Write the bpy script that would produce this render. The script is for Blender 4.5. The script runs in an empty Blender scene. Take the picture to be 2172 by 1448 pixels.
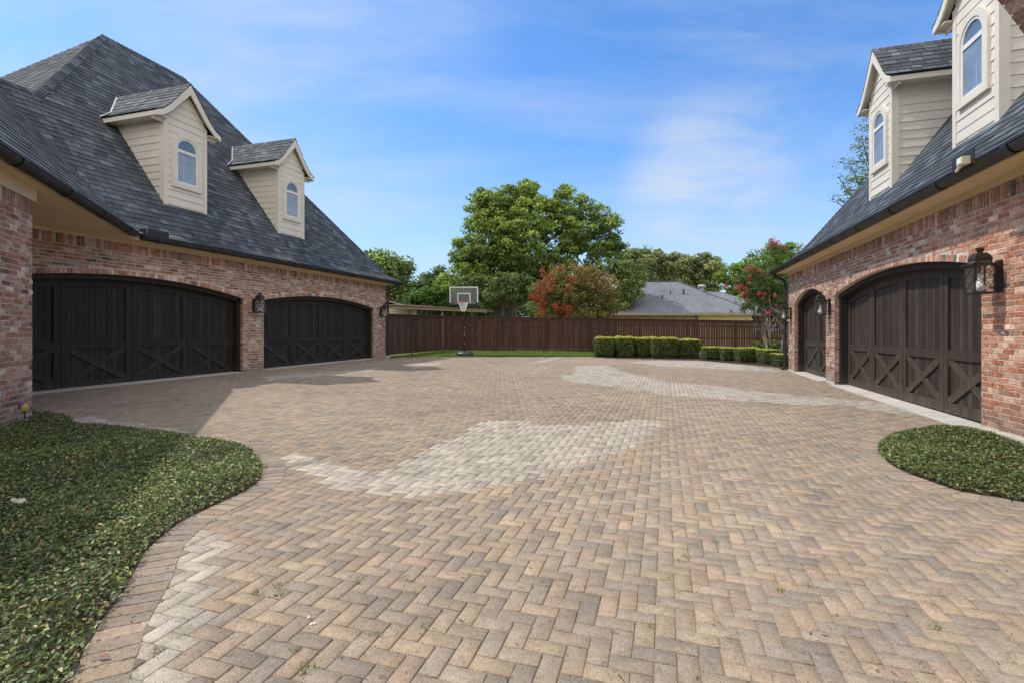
import bpy, math, random
import numpy as np
from mathutils import Vector, Matrix
random.seed(7); RNG = np.random.default_rng(7)
SC = bpy.context.scene
COL = SC.collection
CAMZ = 1.372                       # camera height above the driveway
FPX, HX, HY, IW, IH = 1060.0, 1086.0, 703.0, 2172.0, 1448.0   # lens of the photograph
def V(*a): return np.array(a, float)
def G(x, y):                        # the driveway falls gently to the front right
    x = min(max(x, -14), 16); y = min(max(y, -6), 30)
    return -0.00941*x + 0.00895*y
def ray(px, py): return V((px-HX)/FPX, 1, (HY-py)/FPX)
def on_ground(px, py):              # point of the ground plane seen at a photo pixel (survey of the photograph)
    r = ray(px, py); t = -CAMZ/(r[2]+0.00941*r[0]-0.00895*r[1]); p = r*t
    return V(p[0], p[1], p[2]+CAMZ)
def at_depth(px, py, y):
    p = ray(px, py)*y; return V(p[0], p[1], p[2]+CAMZ)

# ------------------------------------------------------------------ helpers
class MB:
    """collects shapes, then links them as ONE mesh object"""
    def __init__(s): s.v = []; s.f = []; s.c = []
    def face(s, pts, col=(.5,.5,.5)):
        n = len(s.v); s.v.extend([tuple(p) for p in pts]); s.f.append(tuple(range(n, n+len(pts)))); s.c.append(col)
    def mesh(s, vs, fs, col):
        n = len(s.v); s.v.extend([tuple(p) for p in vs])
        for f in fs: s.f.append(tuple(i+n for i in f)); s.c.append(col)
    def hexa(s, p, col):            # 8 points: 4 lower ring, 4 upper ring
        s.mesh(p, [(3,2,1,0),(4,5,6,7),(0,1,5,4),(1,2,6,5),(2,3,7,6),(3,0,4,7)], col)
    def box(s, a, b, col=(.5,.5,.5)):
        x0,y0,z0 = a; x1,y1,z1 = b
        s.hexa([(x0,y0,z0),(x1,y0,z0),(x1,y1,z0),(x0,y1,z0),(x0,y0,z1),(x1,y0,z1),(x1,y1,z1),(x0,y1,z1)], col)
    def bar(s, a, b, w, h, up=(0,0,1), col=(.5,.5,.5)):
        a = V(*a); b = V(*b); d = (b-a)/np.linalg.norm(b-a); up = V(*up)
        sd = np.cross(d, up); sd /= np.linalg.norm(sd); up = np.cross(sd, d)
        r = [-sd*w/2-up*h/2, sd*w/2-up*h/2, sd*w/2+up*h/2, -sd*w/2+up*h/2]
        s.hexa([a+q for q in r]+[b+q for q in r], col)
    def tube(s, pts, rad, seg=8, col=(.5,.5,.5), cap=True):
        pts = [V(*p) for p in pts]; rad = rad if isinstance(rad, (list, tuple)) else [rad]*len(pts)
        n0 = len(s.v); prev = None
        for i, p in enumerate(pts):
            d = (pts[min(i+1, len(pts)-1)]-pts[max(i-1, 0)]); d /= (np.linalg.norm(d)+1e-9)
            if prev is None:
                a = np.cross(d, V(0,0,1) if abs(d[2]) < .9 else V(1,0,0))
            else: a = prev - d*(prev@d)
            a /= np.linalg.norm(a); b = np.cross(d, a); prev = a
            for k in range(seg):
                t = 2*math.pi*k/seg; s.v.append(tuple(p+rad[i]*(a*math.cos(t)+b*math.sin(t))))
        for i in range(len(pts)-1):
            for k in range(seg):
                k2 = (k+1) % seg
                s.f.append((n0+i*seg+k, n0+i*seg+k2, n0+(i+1)*seg+k2, n0+(i+1)*seg+k)); s.c.append(col)
        if cap:
            s.f.append(tuple(n0+k for k in reversed(range(seg)))); s.c.append(col)
            m = n0+(len(pts)-1)*seg; s.f.append(tuple(m+k for k in range(seg))); s.c.append(col)
    def lathe(s, c, prof, seg=16, col=(.5,.5,.5)):
        n0 = len(s.v)
        for r, z in prof:
            for k in range(seg):
                t = 2*math.pi*k/seg; s.v.append((c[0]+r*math.cos(t), c[1]+r*math.sin(t), c[2]+z))
        for i in range(len(prof)-1):
            for k in range(seg):
                k2 = (k+1) % seg
                s.f.append((n0+i*seg+k, n0+i*seg+k2, n0+(i+1)*seg+k2, n0+(i+1)*seg+k)); s.c.append(col)
    def build(s, name, mat, parent=None, smooth=False, world=True):
        return link_mesh(name, s.v, s.f, s.c, mat, parent, smooth, world)

def link_mesh(name, v, f, c, mat, parent=None, smooth=False, world=True):
    me = bpy.data.meshes.new(name)
    me.from_pydata(v, [], f)
    a = me.attributes.new('Col', 'FLOAT_COLOR', 'CORNER')
    n = np.fromiter((len(q) for q in f), int, len(f))
    cc = np.ones((len(f), 4), np.float32); cc[:, :3] = np.array(c, np.float32).reshape(-1, 3)
    a.data.foreach_set('color', np.repeat(cc, n, axis=0).ravel())
    if smooth: me.polygons.foreach_set('use_smooth', [True]*len(f))
    me.materials.append(mat)
    o = bpy.data.objects.new(name, me); COL.objects.link(o)
    if parent is not None:
        o.parent = parent
        if world and parent.type == 'EMPTY': o.matrix_parent_inverse = parent.matrix_basis.inverted()
    return o

def fast_mesh(name, verts, faces, cols, mat, parent=None, world=True):
    """numpy: verts (n,3), faces (m,k), cols (m,3)"""
    me = bpy.data.meshes.new(name); m, k = faces.shape
    me.vertices.add(len(verts)); me.vertices.foreach_set('co', verts.astype(np.float32).ravel())
    me.loops.add(m*k); me.loops.foreach_set('vertex_index', faces.astype(np.int32).ravel())
    me.polygons.add(m); me.polygons.foreach_set('loop_start', np.arange(0, m*k, k, dtype=np.int32))
    me.polygons.foreach_set('loop_total', np.full(m, k, np.int32))
    me.update(calc_edges=True)
    a = me.attributes.new('Col', 'FLOAT_COLOR', 'CORNER')
    cc = np.ones((m, 4), np.float32); cc[:, :3] = cols
    a.data.foreach_set('color', np.repeat(cc, k, axis=0).ravel())
    me.materials.append(mat)
    o = bpy.data.objects.new(name, me); COL.objects.link(o)
    if parent is not None:
        o.parent = parent
        if world and parent.type == 'EMPTY': o.matrix_parent_inverse = parent.matrix_basis.inverted()
    return o

def tag(o, label=None, cat=None, group=None, kind=None):
    if label: o['label'] = label
    if cat: o['category'] = cat
    if group: o['group'] = group
    if kind: o['kind'] = kind
    return o
def thing(name, label, cat, loc, group=None, rz=0):
    o = bpy.data.objects.new(name, None); COL.objects.link(o)
    o.location = tuple(loc); o.rotation_euler = (0, 0, rz); o.empty_display_size = .2
    bpy.context.view_layer.update()
    return tag(o, label, cat, group)
def dup(root, loc, rz, label):
    r = root.copy(); COL.objects.link(r); r.location = tuple(loc); r.rotation_euler = (0, 0, rz); r['label'] = label
    for ch in list(root.children):
        c = ch.copy(); COL.objects.link(c); c.parent = r
        for g in ch.children:
            d = g.copy(); COL.objects.link(d); d.parent = c
    return r
def smooth_closed(pts, n=8, closed=False):
    pts = [V(*p) for p in pts]; out = []; m = len(pts)
    for i in range(m if closed else m-1):
        p0 = pts[(i-1) % m] if (closed or i > 0) else pts[0]; p1 = pts[i]; p2 = pts[(i+1) % m]
        p3 = pts[(i+2) % m] if (closed or i+2 < m) else pts[-1]
        for k in range(n):
            t = k/n
            out.append(.5*((2*p1)+(p2-p0)*t+(2*p0-5*p1+4*p2-p3)*t*t+(3*p1-p0-3*p2+p3)*t**3))
    if not closed: out.append(pts[-1])
    return out
def inside(poly, x, y):             # vectorised point in polygon
    x = np.asarray(x, float); y = np.asarray(y, float); r = np.zeros(x.shape, bool); n = len(poly); j = n-1
    for i in range(n):
        xi, yi = poly[i][0], poly[i][1]; xj, yj = poly[j][0], poly[j][1]
        c = ((yi > y) != (yj > y)) & (x < (xj-xi)*(y-yi)/((yj-yi) if yj != yi else 1e-9)+xi)
        r ^= c; j = i
    return r
def clip(poly, conv):               # Sutherland-Hodgman against a convex CCW polygon
    out = poly; n = len(conv)
    for i in range(n):
        a, b = conv[i], conv[(i+1) % n]; ex, ey = b[0]-a[0], b[1]-a[1]; res = []
        for k in range(len(out)):
            p, q = out[k], out[(k+1) % len(out)]
            dp = ex*(p[1]-a[1])-ey*(p[0]-a[0]); dq = ex*(q[1]-a[1])-ey*(q[0]-a[0])
            if dp >= 0: res.append(p)
            if (dp >= 0) != (dq >= 0):
                t = dp/(dp-dq); res.append((p[0]+(q[0]-p[0])*t, p[1]+(q[1]-p[1])*t))
        out = res
        if len(out) < 3: return []
    return out
def ccw(poly):
    a = sum(poly[i][0]*poly[(i+1) % len(poly)][1]-poly[(i+1) % len(poly)][0]*poly[i][1] for i in range(len(poly)))
    return poly if a > 0 else poly[::-1]

# ------------------------------------------------------------------ materials
def node_mat(name):
    m = bpy.data.materials.new(name); m.use_nodes = True
    nt = m.node_tree; b = nt.nodes['Principled BSDF']; return m, nt, b
def N(nt, t, **kw):
    n = nt.nodes.new(t)
    for k, v in kw.items():
        if k in n.inputs: n.inputs[k].default_value = v
        else: setattr(n, k, v)
    return n
def mul_noise(nt, src, scale, lo, hi, detail=4, coord=None, stretch=None):
    """multiply colour src by noise mapped to lo..hi"""
    tc = N(nt, 'ShaderNodeTexCoord'); co = tc.outputs['Object']
    if stretch:
        mp = N(nt, 'ShaderNodeMapping'); mp.inputs['Scale'].default_value = stretch
        nt.links.new(co, mp.inputs['Vector']); co = mp.outputs['Vector']
    nz = N(nt, 'ShaderNodeTexNoise', Scale=scale, Detail=detail, Roughness=.6); nt.links.new(co, nz.inputs['Vector'])
    mr = N(nt, 'ShaderNodeMapRange'); mr.inputs['From Min'].default_value = .3; mr.inputs['From Max'].default_value = .7
    mr.inputs['To Min'].default_value = lo; mr.inputs['To Max'].default_value = hi
    nt.links.new(nz.outputs['Fac'], mr.inputs['Value'])
    mx = N(nt, 'ShaderNodeMix', data_type='RGBA', blend_type='MULTIPLY'); mx.inputs['Factor'].default_value = 1
    nt.links.new(src, mx.inputs['A']); nt.links.new(mr.outputs['Result'], mx.inputs['B'])
    return mx.outputs['Result'], nz.outputs['Fac']
def surf(name, base=None, rough=.8, noises=((3, .8, 1.15),), bump=None, spec=.3, metal=0, stretch=None, tint=None, specks=None, dirt=None):
    """procedural surface: colour attribute (or base) x noise layers, optional bump, optional patches of another tint"""
    m, nt, b = node_mat(name)
    if base is None:
        at = N(nt, 'ShaderNodeAttribute', attribute_name='Col'); src = at.outputs['Color']
    else:
        rg = N(nt, 'ShaderNodeRGB'); rg.outputs[0].default_value = (*base, 1); src = rg.outputs[0]
    fac = None
    if tint:
        col, sc, lo, hi, amt = tint
        tc = N(nt, 'ShaderNodeTexCoord'); nz = N(nt, 'ShaderNodeTexNoise', Scale=sc, Detail=5, Roughness=.65)
        nt.links.new(tc.outputs['Object'], nz.inputs['Vector'])
        mr = N(nt, 'ShaderNodeMapRange'); mr.inputs['From Min'].default_value = lo; mr.inputs['From Max'].default_value = hi; mr.inputs['To Max'].default_value = amt
        nt.links.new(nz.outputs['Fac'], mr.inputs['Value'])
        mx = N(nt, 'ShaderNodeMix', data_type='RGBA'); mx.inputs['B'].default_value = (*col, 1)
        nt.links.new(mr.outputs['Result'], mx.inputs['Factor']); nt.links.new(src, mx.inputs['A']); src = mx.outputs['Result']
    if dirt:
        zl, zh, amt = dirt
        tc = N(nt, 'ShaderNodeTexCoord'); sx = N(nt, 'ShaderNodeSeparateXYZ'); nt.links.new(tc.outputs['Object'], sx.inputs[0])
        nz = N(nt, 'ShaderNodeTexNoise', Scale=3.5, Detail=4); nt.links.new(tc.outputs['Object'], nz.inputs['Vector'])
        ad = N(nt, 'ShaderNodeMath', operation='MULTIPLY_ADD'); ad.inputs[1].default_value = -.35; nt.links.new(nz.outputs['Fac'], ad.inputs[0]); nt.links.new(sx.outputs[2], ad.inputs[2])
        mr = N(nt, 'ShaderNodeMapRange', interpolation_type='SMOOTHSTEP'); mr.inputs['From Min'].default_value = zl; mr.inputs['From Max'].default_value = zh; mr.inputs['To Min'].default_value = amt; mr.inputs['To Max'].default_value = 0
        nt.links.new(ad.outputs[0], mr.inputs['Value'])
        mx = N(nt, 'ShaderNodeMix', data_type='RGBA'); mx.inputs['B'].default_value = (.22, .185, .145, 1); nt.links.new(mr.outputs['Result'], mx.inputs['Factor']); nt.links.new(src, mx.inputs['A']); src = mx.outputs['Result']
    if specks:
        sc, lo, hi, amt = specks
        tc = N(nt, 'ShaderNodeTexCoord'); nz = N(nt, 'ShaderNodeTexNoise', Scale=sc, Detail=1, Roughness=.5); nt.links.new(tc.outputs['Object'], nz.inputs['Vector'])
        mr = N(nt, 'ShaderNodeMapRange'); mr.inputs['From Min'].default_value = lo; mr.inputs['From Max'].default_value = hi; mr.inputs['To Min'].default_value = 1; mr.inputs['To Max'].default_value = amt
        nt.links.new(nz.outputs['Fac'], mr.inputs['Value'])
        mx = N(nt, 'ShaderNodeMix', data_type='RGBA', blend_type='MULTIPLY'); mx.inputs['Factor'].default_value = 1; nt.links.new(src, mx.inputs['A']); nt.links.new(mr.outputs['Result'], mx.inputs['B']); src = mx.outputs['Result']
    for sc, lo, hi in noises:
        src, fac = mul_noise(nt, src, sc, lo, hi, stretch=stretch)
    nt.links.new(src, b.inputs['Base Color'])
    b.inputs['Roughness'].default_value = rough; b.inputs['Specular IOR Level'].default_value = spec; b.inputs['Metallic'].default_value = metal
    if bump:
        tc = N(nt, 'ShaderNodeTexCoord'); nz = N(nt, 'ShaderNodeTexNoise', Scale=bump[0], Detail=5, Roughness=.65)
        if stretch:
            mp = N(nt, 'ShaderNodeMapping'); mp.inputs['Scale'].default_value = stretch
            nt.links.new(tc.outputs['Object'], mp.inputs['Vector']); nt.links.new(mp.outputs['Vector'], nz.inputs['Vector'])
        else: nt.links.new(tc.outputs['Object'], nz.inputs['Vector'])
        bp = N(nt, 'ShaderNodeBump', Strength=bump[1], Distance=bump[2] if len(bump) > 2 else .01)
        nt.links.new(nz.outputs['Fac'], bp.inputs['Height']); nt.links.new(bp.outputs['Normal'], b.inputs['Normal'])
    return m
def leaf_mat(name, trans=.3, rough=.45, spec=.35):
    m, nt, b = node_mat(name)
    at = N(nt, 'ShaderNodeAttribute', attribute_name='Col')
    nt.links.new(at.outputs['Color'], b.inputs['Base Color']); b.inputs['Roughness'].default_value = rough
    b.inputs['Specular IOR Level'].default_value = spec
    tr = N(nt, 'ShaderNodeBsdfTranslucent'); mx = N(nt, 'ShaderNodeMixShader'); mx.inputs[0].default_value = trans
    hs = N(nt, 'ShaderNodeHueSaturation', Saturation=1.15, Value=1.3); nt.links.new(at.outputs['Color'], hs.inputs['Color'])
    nt.links.new(hs.outputs['Color'], tr.inputs['Color'])
    nt.links.new(b.outputs[0], mx.inputs[1]); nt.links.new(tr.outputs[0], mx.inputs[2])
    nt.links.new(mx.outputs[0], nt.nodes['Material Output'].inputs['Surface'])
    return m
def glass_mat(name, tint, alpha, rough=.03):
    m, nt, b = node_mat(name)
    b.inputs['Base Color'].default_value = (*tint, 1); b.inputs['Roughness'].default_value = rough; b.inputs['Specular IOR Level'].default_value = .6
    tr = N(nt, 'ShaderNodeBsdfTransparent'); mx = N(nt, 'ShaderNodeMixShader')
    nz = N(nt, 'ShaderNodeTexNoise', Scale=2.5, Detail=4); mr = N(nt, 'ShaderNodeMapRange')
    mr.inputs['To Min'].default_value = alpha*.8; mr.inputs['To Max'].default_value = min(1, alpha*1.2)
    nt.links.new(nz.outputs['Fac'], mr.inputs['Value']); nt.links.new(mr.outputs['Result'], mx.inputs[0])
    nt.links.new(tr.outputs[0], mx.inputs[1]); nt.links.new(b.outputs[0], mx.inputs[2])
    nt.links.new(mx.outputs[0], nt.nodes['Material Output'].inputs['Surface'])
    return m
M = {}
M['brick'] = surf('brick', rough=.9, noises=((.7, .86, 1.10), (10, .72, 1.25), (38, .70, 1.28)), bump=(50, .7, .005), spec=.15, tint=((.54, .46, .38), 15, .55, .70, .75), specks=(32, .62, .74, .45), dirt=(-.15, .45, .5))
M['mortar'] = surf('mortar', (.58, .50, .41), .95, ((5, .8, 1.1), (60, .85, 1.1)), bump=(90, .4, .003), spec=.1)
M['paver'] = surf('paver', rough=.9, noises=((.9, .90, 1.08), (9, .88, 1.10), (34, .86, 1.10), (170, .60, 1.30)), bump=(170, .5, .0025), spec=.2, tint=((.20,.18,.155), 4.2, .50, .68, .62), specks=(120, .66, .72, .35))
M['joint'] = surf('joint_sand', (.34, .28, .205), .95, ((1.3, .7, 1.25), (40, .7, 1.2)), bump=(120, .6, .004), spec=.1, tint=((.12, .125, .06), 2.2, .52, .66, .8))
M['shingle'] = surf('shingle', rough=.85, noises=((.55, .82, 1.15), (120, .75, 1.2)), bump=(220, .5, .003), spec=.25)
M['trim'] = surf('painted_trim', (.56, .45, .29), .6, ((1.5, .93, 1.05), (30, .96, 1.03)), bump=(50, .12, .003), spec=.3)
M['cream'] = surf('cream_siding', (.68, .635, .54), .6, ((1.2, .92, 1.05), (25, .95, 1.04)), bump=(60, .25, .003), spec=.3)
M['soffit'] = surf('soffit_board', (.74, .58, .37), .7, ((1.1, .88, 1.08), (18, .95, 1.04)), bump=(30, .1, .003))
M['gutter'] = surf('black_gutter', (.022, .021, .021), .45, ((2, .7, 1.4),), bump=(6, .05, .01), spec=.4)
M['doorwood'] = surf('dark_stained_wood', rough=.62, dirt=(-.2, .25, .16), noises=((4, .65, 1.35), (14, .8, 1.2)), bump=(22, .35, .004), spec=.3, stretch=(3, 3, .35))
M['fencewood'] = surf('brown_stained_fence', rough=.8, noises=((3, .7, 1.3), (12, .8, 1.2)), bump=(16, .4, .005), spec=.2, stretch=(4, 4, .5))
M['concrete'] = surf('concrete', (.50, .47, .42), .9, ((2, .8, 1.12), (40, .88, 1.08)), bump=(60, .3, .004), spec=.15)
M['flashing'] = surf('metal_flashing', (.45, .45, .45), .35, ((3, .85, 1.1),), metal=.6)
M['iron'] = surf('bronze_iron', None, .45, ((14, .6, 1.5),), bump=(40, .2, .003), spec=.5, metal=.3)
M['glass'] = glass_mat('lantern_glass', (.35, .34, .30), .16)
M['pane'] = surf('window_pane', None, .12, ((1.6, .72, 1.2), (9, .93, 1.06)), spec=.8)
M['bulb'] = surf('white_glass_shade', (.75, .73, .68), .3, ((3, .95, 1.03),))
M['soil'] = surf('bed_soil', (.055, .042, .03), .95, ((4, .6, 1.5), (30, .6, 1.4)), bump=(30, .8, .02), spec=.1)
M['mulch'] = surf('dark_mulch', (.045, .03, .022), .95, ((8, .5, 1.7), (50, .5, 1.5)), bump=(40, 1, .03), spec=.1)
M['ground'] = surf('ground', (.20, .19, .10), .95, ((.15, .75, 1.2), (2.5, .75, 1.25), (25, .7, 1.2)), bump=(14, .5, .03), spec=.1, tint=((.09, .13, .035), .4, .42, .58, .9))
M['turf'] = surf('turf', (.10, .15, .03), .95, ((1.5, .7, 1.3), (20, .6, 1.3)), bump=(25, .8, .03), spec=.1)
M['grass'] = leaf_mat('grass_blade', .35, .5)
M['leaf'] = leaf_mat('tree_leaf', .36, .5, .3)
M['cover'] = leaf_mat('jasmine_leaf', .26, .42, .4)
M['hedge'] = leaf_mat('boxwood_leaf', .25, .5, .25)
M['flower'] = leaf_mat('blossom', .35, .7, .1)
M['bark'] = surf('bark', rough=.9, noises=((3, .65, 1.3), (20, .7, 1.2)), bump=(14, .8, .02), stretch=(2, 2, .6))
M['plain'] = surf('painted', rough=.6, noises=((3, .88, 1.1), (40, .93, 1.06)), bump=(40, .15, .004))
M['plastic'] = surf('black_plastic', rough=.45, noises=((3, .8, 1.25),), spec=.4)
M['acrylic'] = glass_mat('clear_acrylic', (.30, .33, .36), .19, .08)
M['farroof'] = surf('far_roof', rough=.9, noises=((.5, .85, 1.15), (5, .75, 1.25), (14, .8, 1.2)), bump=(20, .4, .02))
# neighbour's brick
def farbrick():
    m, nt, b = node_mat('tan_brick')
    tc = N(nt, 'ShaderNodeTexCoord'); mp = N(nt, 'ShaderNodeMapping'); mp.inputs['Rotation'].default_value = (math.radians(90), 0, 0)
    br = N(nt, 'ShaderNodeTexBrick'); br.inputs['Color1'].default_value = (.42, .29, .14, 1); br.inputs['Color2'].default_value = (.25, .15, .07, 1)
    br.inputs['Mortar'].default_value = (.45, .38, .26, 1); br.inputs['Scale'].default_value = 4.2; br.inputs['Mortar Size'].default_value = .02
    nt.links.new(tc.outputs['Object'], mp.inputs['Vector']); nt.links.new(mp.outputs['Vector'], br.inputs['Vector'])
    src, _ = mul_noise(nt, br.outputs['Color'], 2.0, .75, 1.2)
    nt.links.new(src, b.inputs['Base Color']); b.inputs['Roughness'].default_value = .9
    return m
M['farbrick'] = farbrick()

# ------------------------------------------------------------------ frames of the two garages
class Frame:
    """u runs along the wall towards the camera from its far corner, v out of the wall to the drive, z up from the camera's horizon + CAMZ"""
    def __init__(s, C, d, n): s.C = V(C[0], C[1], 0); s.d = V(d[0], d[1], 0); s.n = V(n[0], n[1], 0)
    def W(s, u, v, z):
        p = s.C-u*s.d+v*s.n; return V(p[0], p[1], z+CAMZ)
a = math.radians(17.0); LF = Frame((-5.54, 21.9), (math.sin(a), math.cos(a)), (math.cos(a), -math.sin(a)))
a = math.radians(16.5); RF = Frame((9.44, 17.05), (math.sin(a), math.cos(a)), (-math.cos(a), math.sin(a)))
WD = V(.403, -.915, 0); WN = V(.915, .403, 0)
WF = Frame((-6.85, 7.13), -WD, WN)          # the angled wing's brick face
def fbox(mb, F, u0, u1, v0, v1, z0, z1, col=(.5,.5,.5)):
    mb.hexa([F.W(u0,v0,z0), F.W(u1,v0,z0), F.W(u1,v1,z0), F.W(u0,v1,z0), F.W(u0,v0,z1), F.W(u1,v0,z1), F.W(u1,v1,z1), F.W(u0,v1,z1)], col)

class Opening:
    def __init__(s, u0, u1, zs, zc):
        s.u0, s.u1, s.zs, s.zc = u0, u1, zs, zc; s.h = (u1-u0)/2; s.uc = (u0+u1)/2; sag = zc-zs; s.R = (s.h*s.h+sag*sag)/(2*sag)
    def z(s, u, off=0):
        R = s.R+off; x = min(abs(u-s.uc), R*.999); return s.zc-s.R+math.sqrt(R*R-x*x)

BRICKS = [((.36,.175,.115), 5), ((.39,.22,.155), 5), ((.30,.145,.10), 4), ((.42,.275,.205), 5), ((.47,.35,.275), 4), ((.29,.195,.155), 4.2), ((.14,.11,.098), 1.2), ((.54,.455,.385), 1.8)]
BW = [b for _, b in BRICKS]
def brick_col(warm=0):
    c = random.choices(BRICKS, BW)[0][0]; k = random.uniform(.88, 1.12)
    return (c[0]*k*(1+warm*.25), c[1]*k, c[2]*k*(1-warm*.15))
CH, BL, MJ = .0752, .208, .017
def brickwork(mb, F, u0, u1, z0, z1, ops=(), warmf=None, soldier=True, vface=.006):
    """real bricks on the wall face, soldier course under the frieze, arch rings"""
    zt = z1-(.21 if soldier else 0); nrow = int((zt-z0)/CH); z0 = zt-nrow*CH
    for r in range(nrow):
        za, zb = z0+r*CH+MJ/2, z0+(r+1)*CH-MJ/2
        u = u0+(-BL*.5 if r % 2 else 0)
        while u < u1:
            ua, ub = max(u+MJ/2, u0), min(u+BL-MJ/2, u1); u += BL*random.choice((1, 1, 1, 1, 1))
            if ub-ua < .02: continue
            segs = [(ua, ub)]
            for o in ops:
                ns = []
                for p, q in segs:
                    rg = .105
                    zlo = za
                    if za > o.z(o.uc, rg): ns.append((p, q)); continue
                    # blocked interval at this course
                    if zb <= o.zs+.02: lo, hi = o.u0, o.u1
                    else:
                        R = o.R+rg; dz = zlo-(o.zc-o.R)
                        x = math.sqrt(max(R*R-dz*dz, 0)) if dz > 0 else 9; x = min(x, o.h+.0)
                        lo, hi = o.uc-x, o.uc+x
                    if q <= lo or p >= hi: ns.append((p, q))
                    else:
                        if p < lo-.02: ns.append((p, lo-.004))
                        if q > hi+.02: ns.append((hi+.004, q))
                segs = ns
            w = warmf(.5*(ua+ub)) if warmf else 0
            for p, q in segs:
                j = random.uniform(-.002, .003)
                jt = lambda a_: a_+random.uniform(-.0035, .0035)
                v1 = vface+j
                mb.hexa([F.W(p,-.02,za), F.W(q,-.02,za), F.W(jt(q),v1+random.uniform(-.002,.002),jt(za)), F.W(jt(p),v1+random.uniform(-.002,.002),jt(za)), F.W(p,-.02,zb), F.W(q,-.02,zb), F.W(jt(q),v1,jt(zb)), F.W(jt(p),v1,jt(zb))], brick_col(w))
    if soldier:
        u = u0
        while u < u1-.03:
            fbox(mb, F, u+MJ/2, min(u+CH, u1)-MJ/2, -.02, vface+.004+random.uniform(-.002, .002), zt+MJ/2, z1-.002, brick_col()); u += CH
    for o in ops:                       # arch ring of rowlocks
        span = 2*math.asin(o.h/o.R); n = int(span*o.R/CH); cz = o.zc-o.R
        for k in range(n):
            t0 = -span/2+span*(k+.06)/n; t1 = -span/2+span*(k+.94)/n; col = brick_col(.2)
            c1 = [min(1, x*1.12+.03) for x in col]
            P = []
            for v in (-.09, vface+.006):
                for rr, t in ((o.R, t0), (o.R, t1), (o.R+.1, t1), (o.R+.1, t0)):
                    P.append(F.W(o.uc+rr*math.sin(t), v, cz+rr*math.cos(t)))
            mb.hexa(P, c1)
def wall_core(mb, F, u0, u1, z0, z1, ops=(), depth=.3, ends=None):
    us = sorted(ops, key=lambda o: o.u0); cur = u0
    for o in us:
        fbox(mb, F, cur, o.u0, -depth, 0, z0, z1); cur = o.u1
        n = 24
        for k in range(n):
            a, b = o.u0+(o.u1-o.u0)*k/n, o.u0+(o.u1-o.u0)*(k+1)/n
            za, zb = o.z(a), o.z(b)
            mb.hexa([F.W(a,-depth,za), F.W(b,-depth,zb), F.W(b,0,zb), F.W(a,0,za), F.W(a,-depth,z1), F.W(b,-depth,z1), F.W(b,0,z1), F.W(a,0,z1)], (.5,.5,.5))
    if cur < u1: fbox(mb, F, cur, u1, -depth, 0, z0, z1)
def reveal_bricks(mb, F, o, z0):
    for side, uu in ((1, o.u0), (-1, o.u1)):
        z = z0; k = 0
        while z < o.zs:
            fbox(mb, F, uu-.02*side if side > 0 else uu-.006, uu+.006 if side > 0 else uu+.02, -.095, -.001, z+MJ/2, min(z+CH-MJ/2, o.zs+.03), brick_col(.1)); z += CH; k += 1

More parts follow.
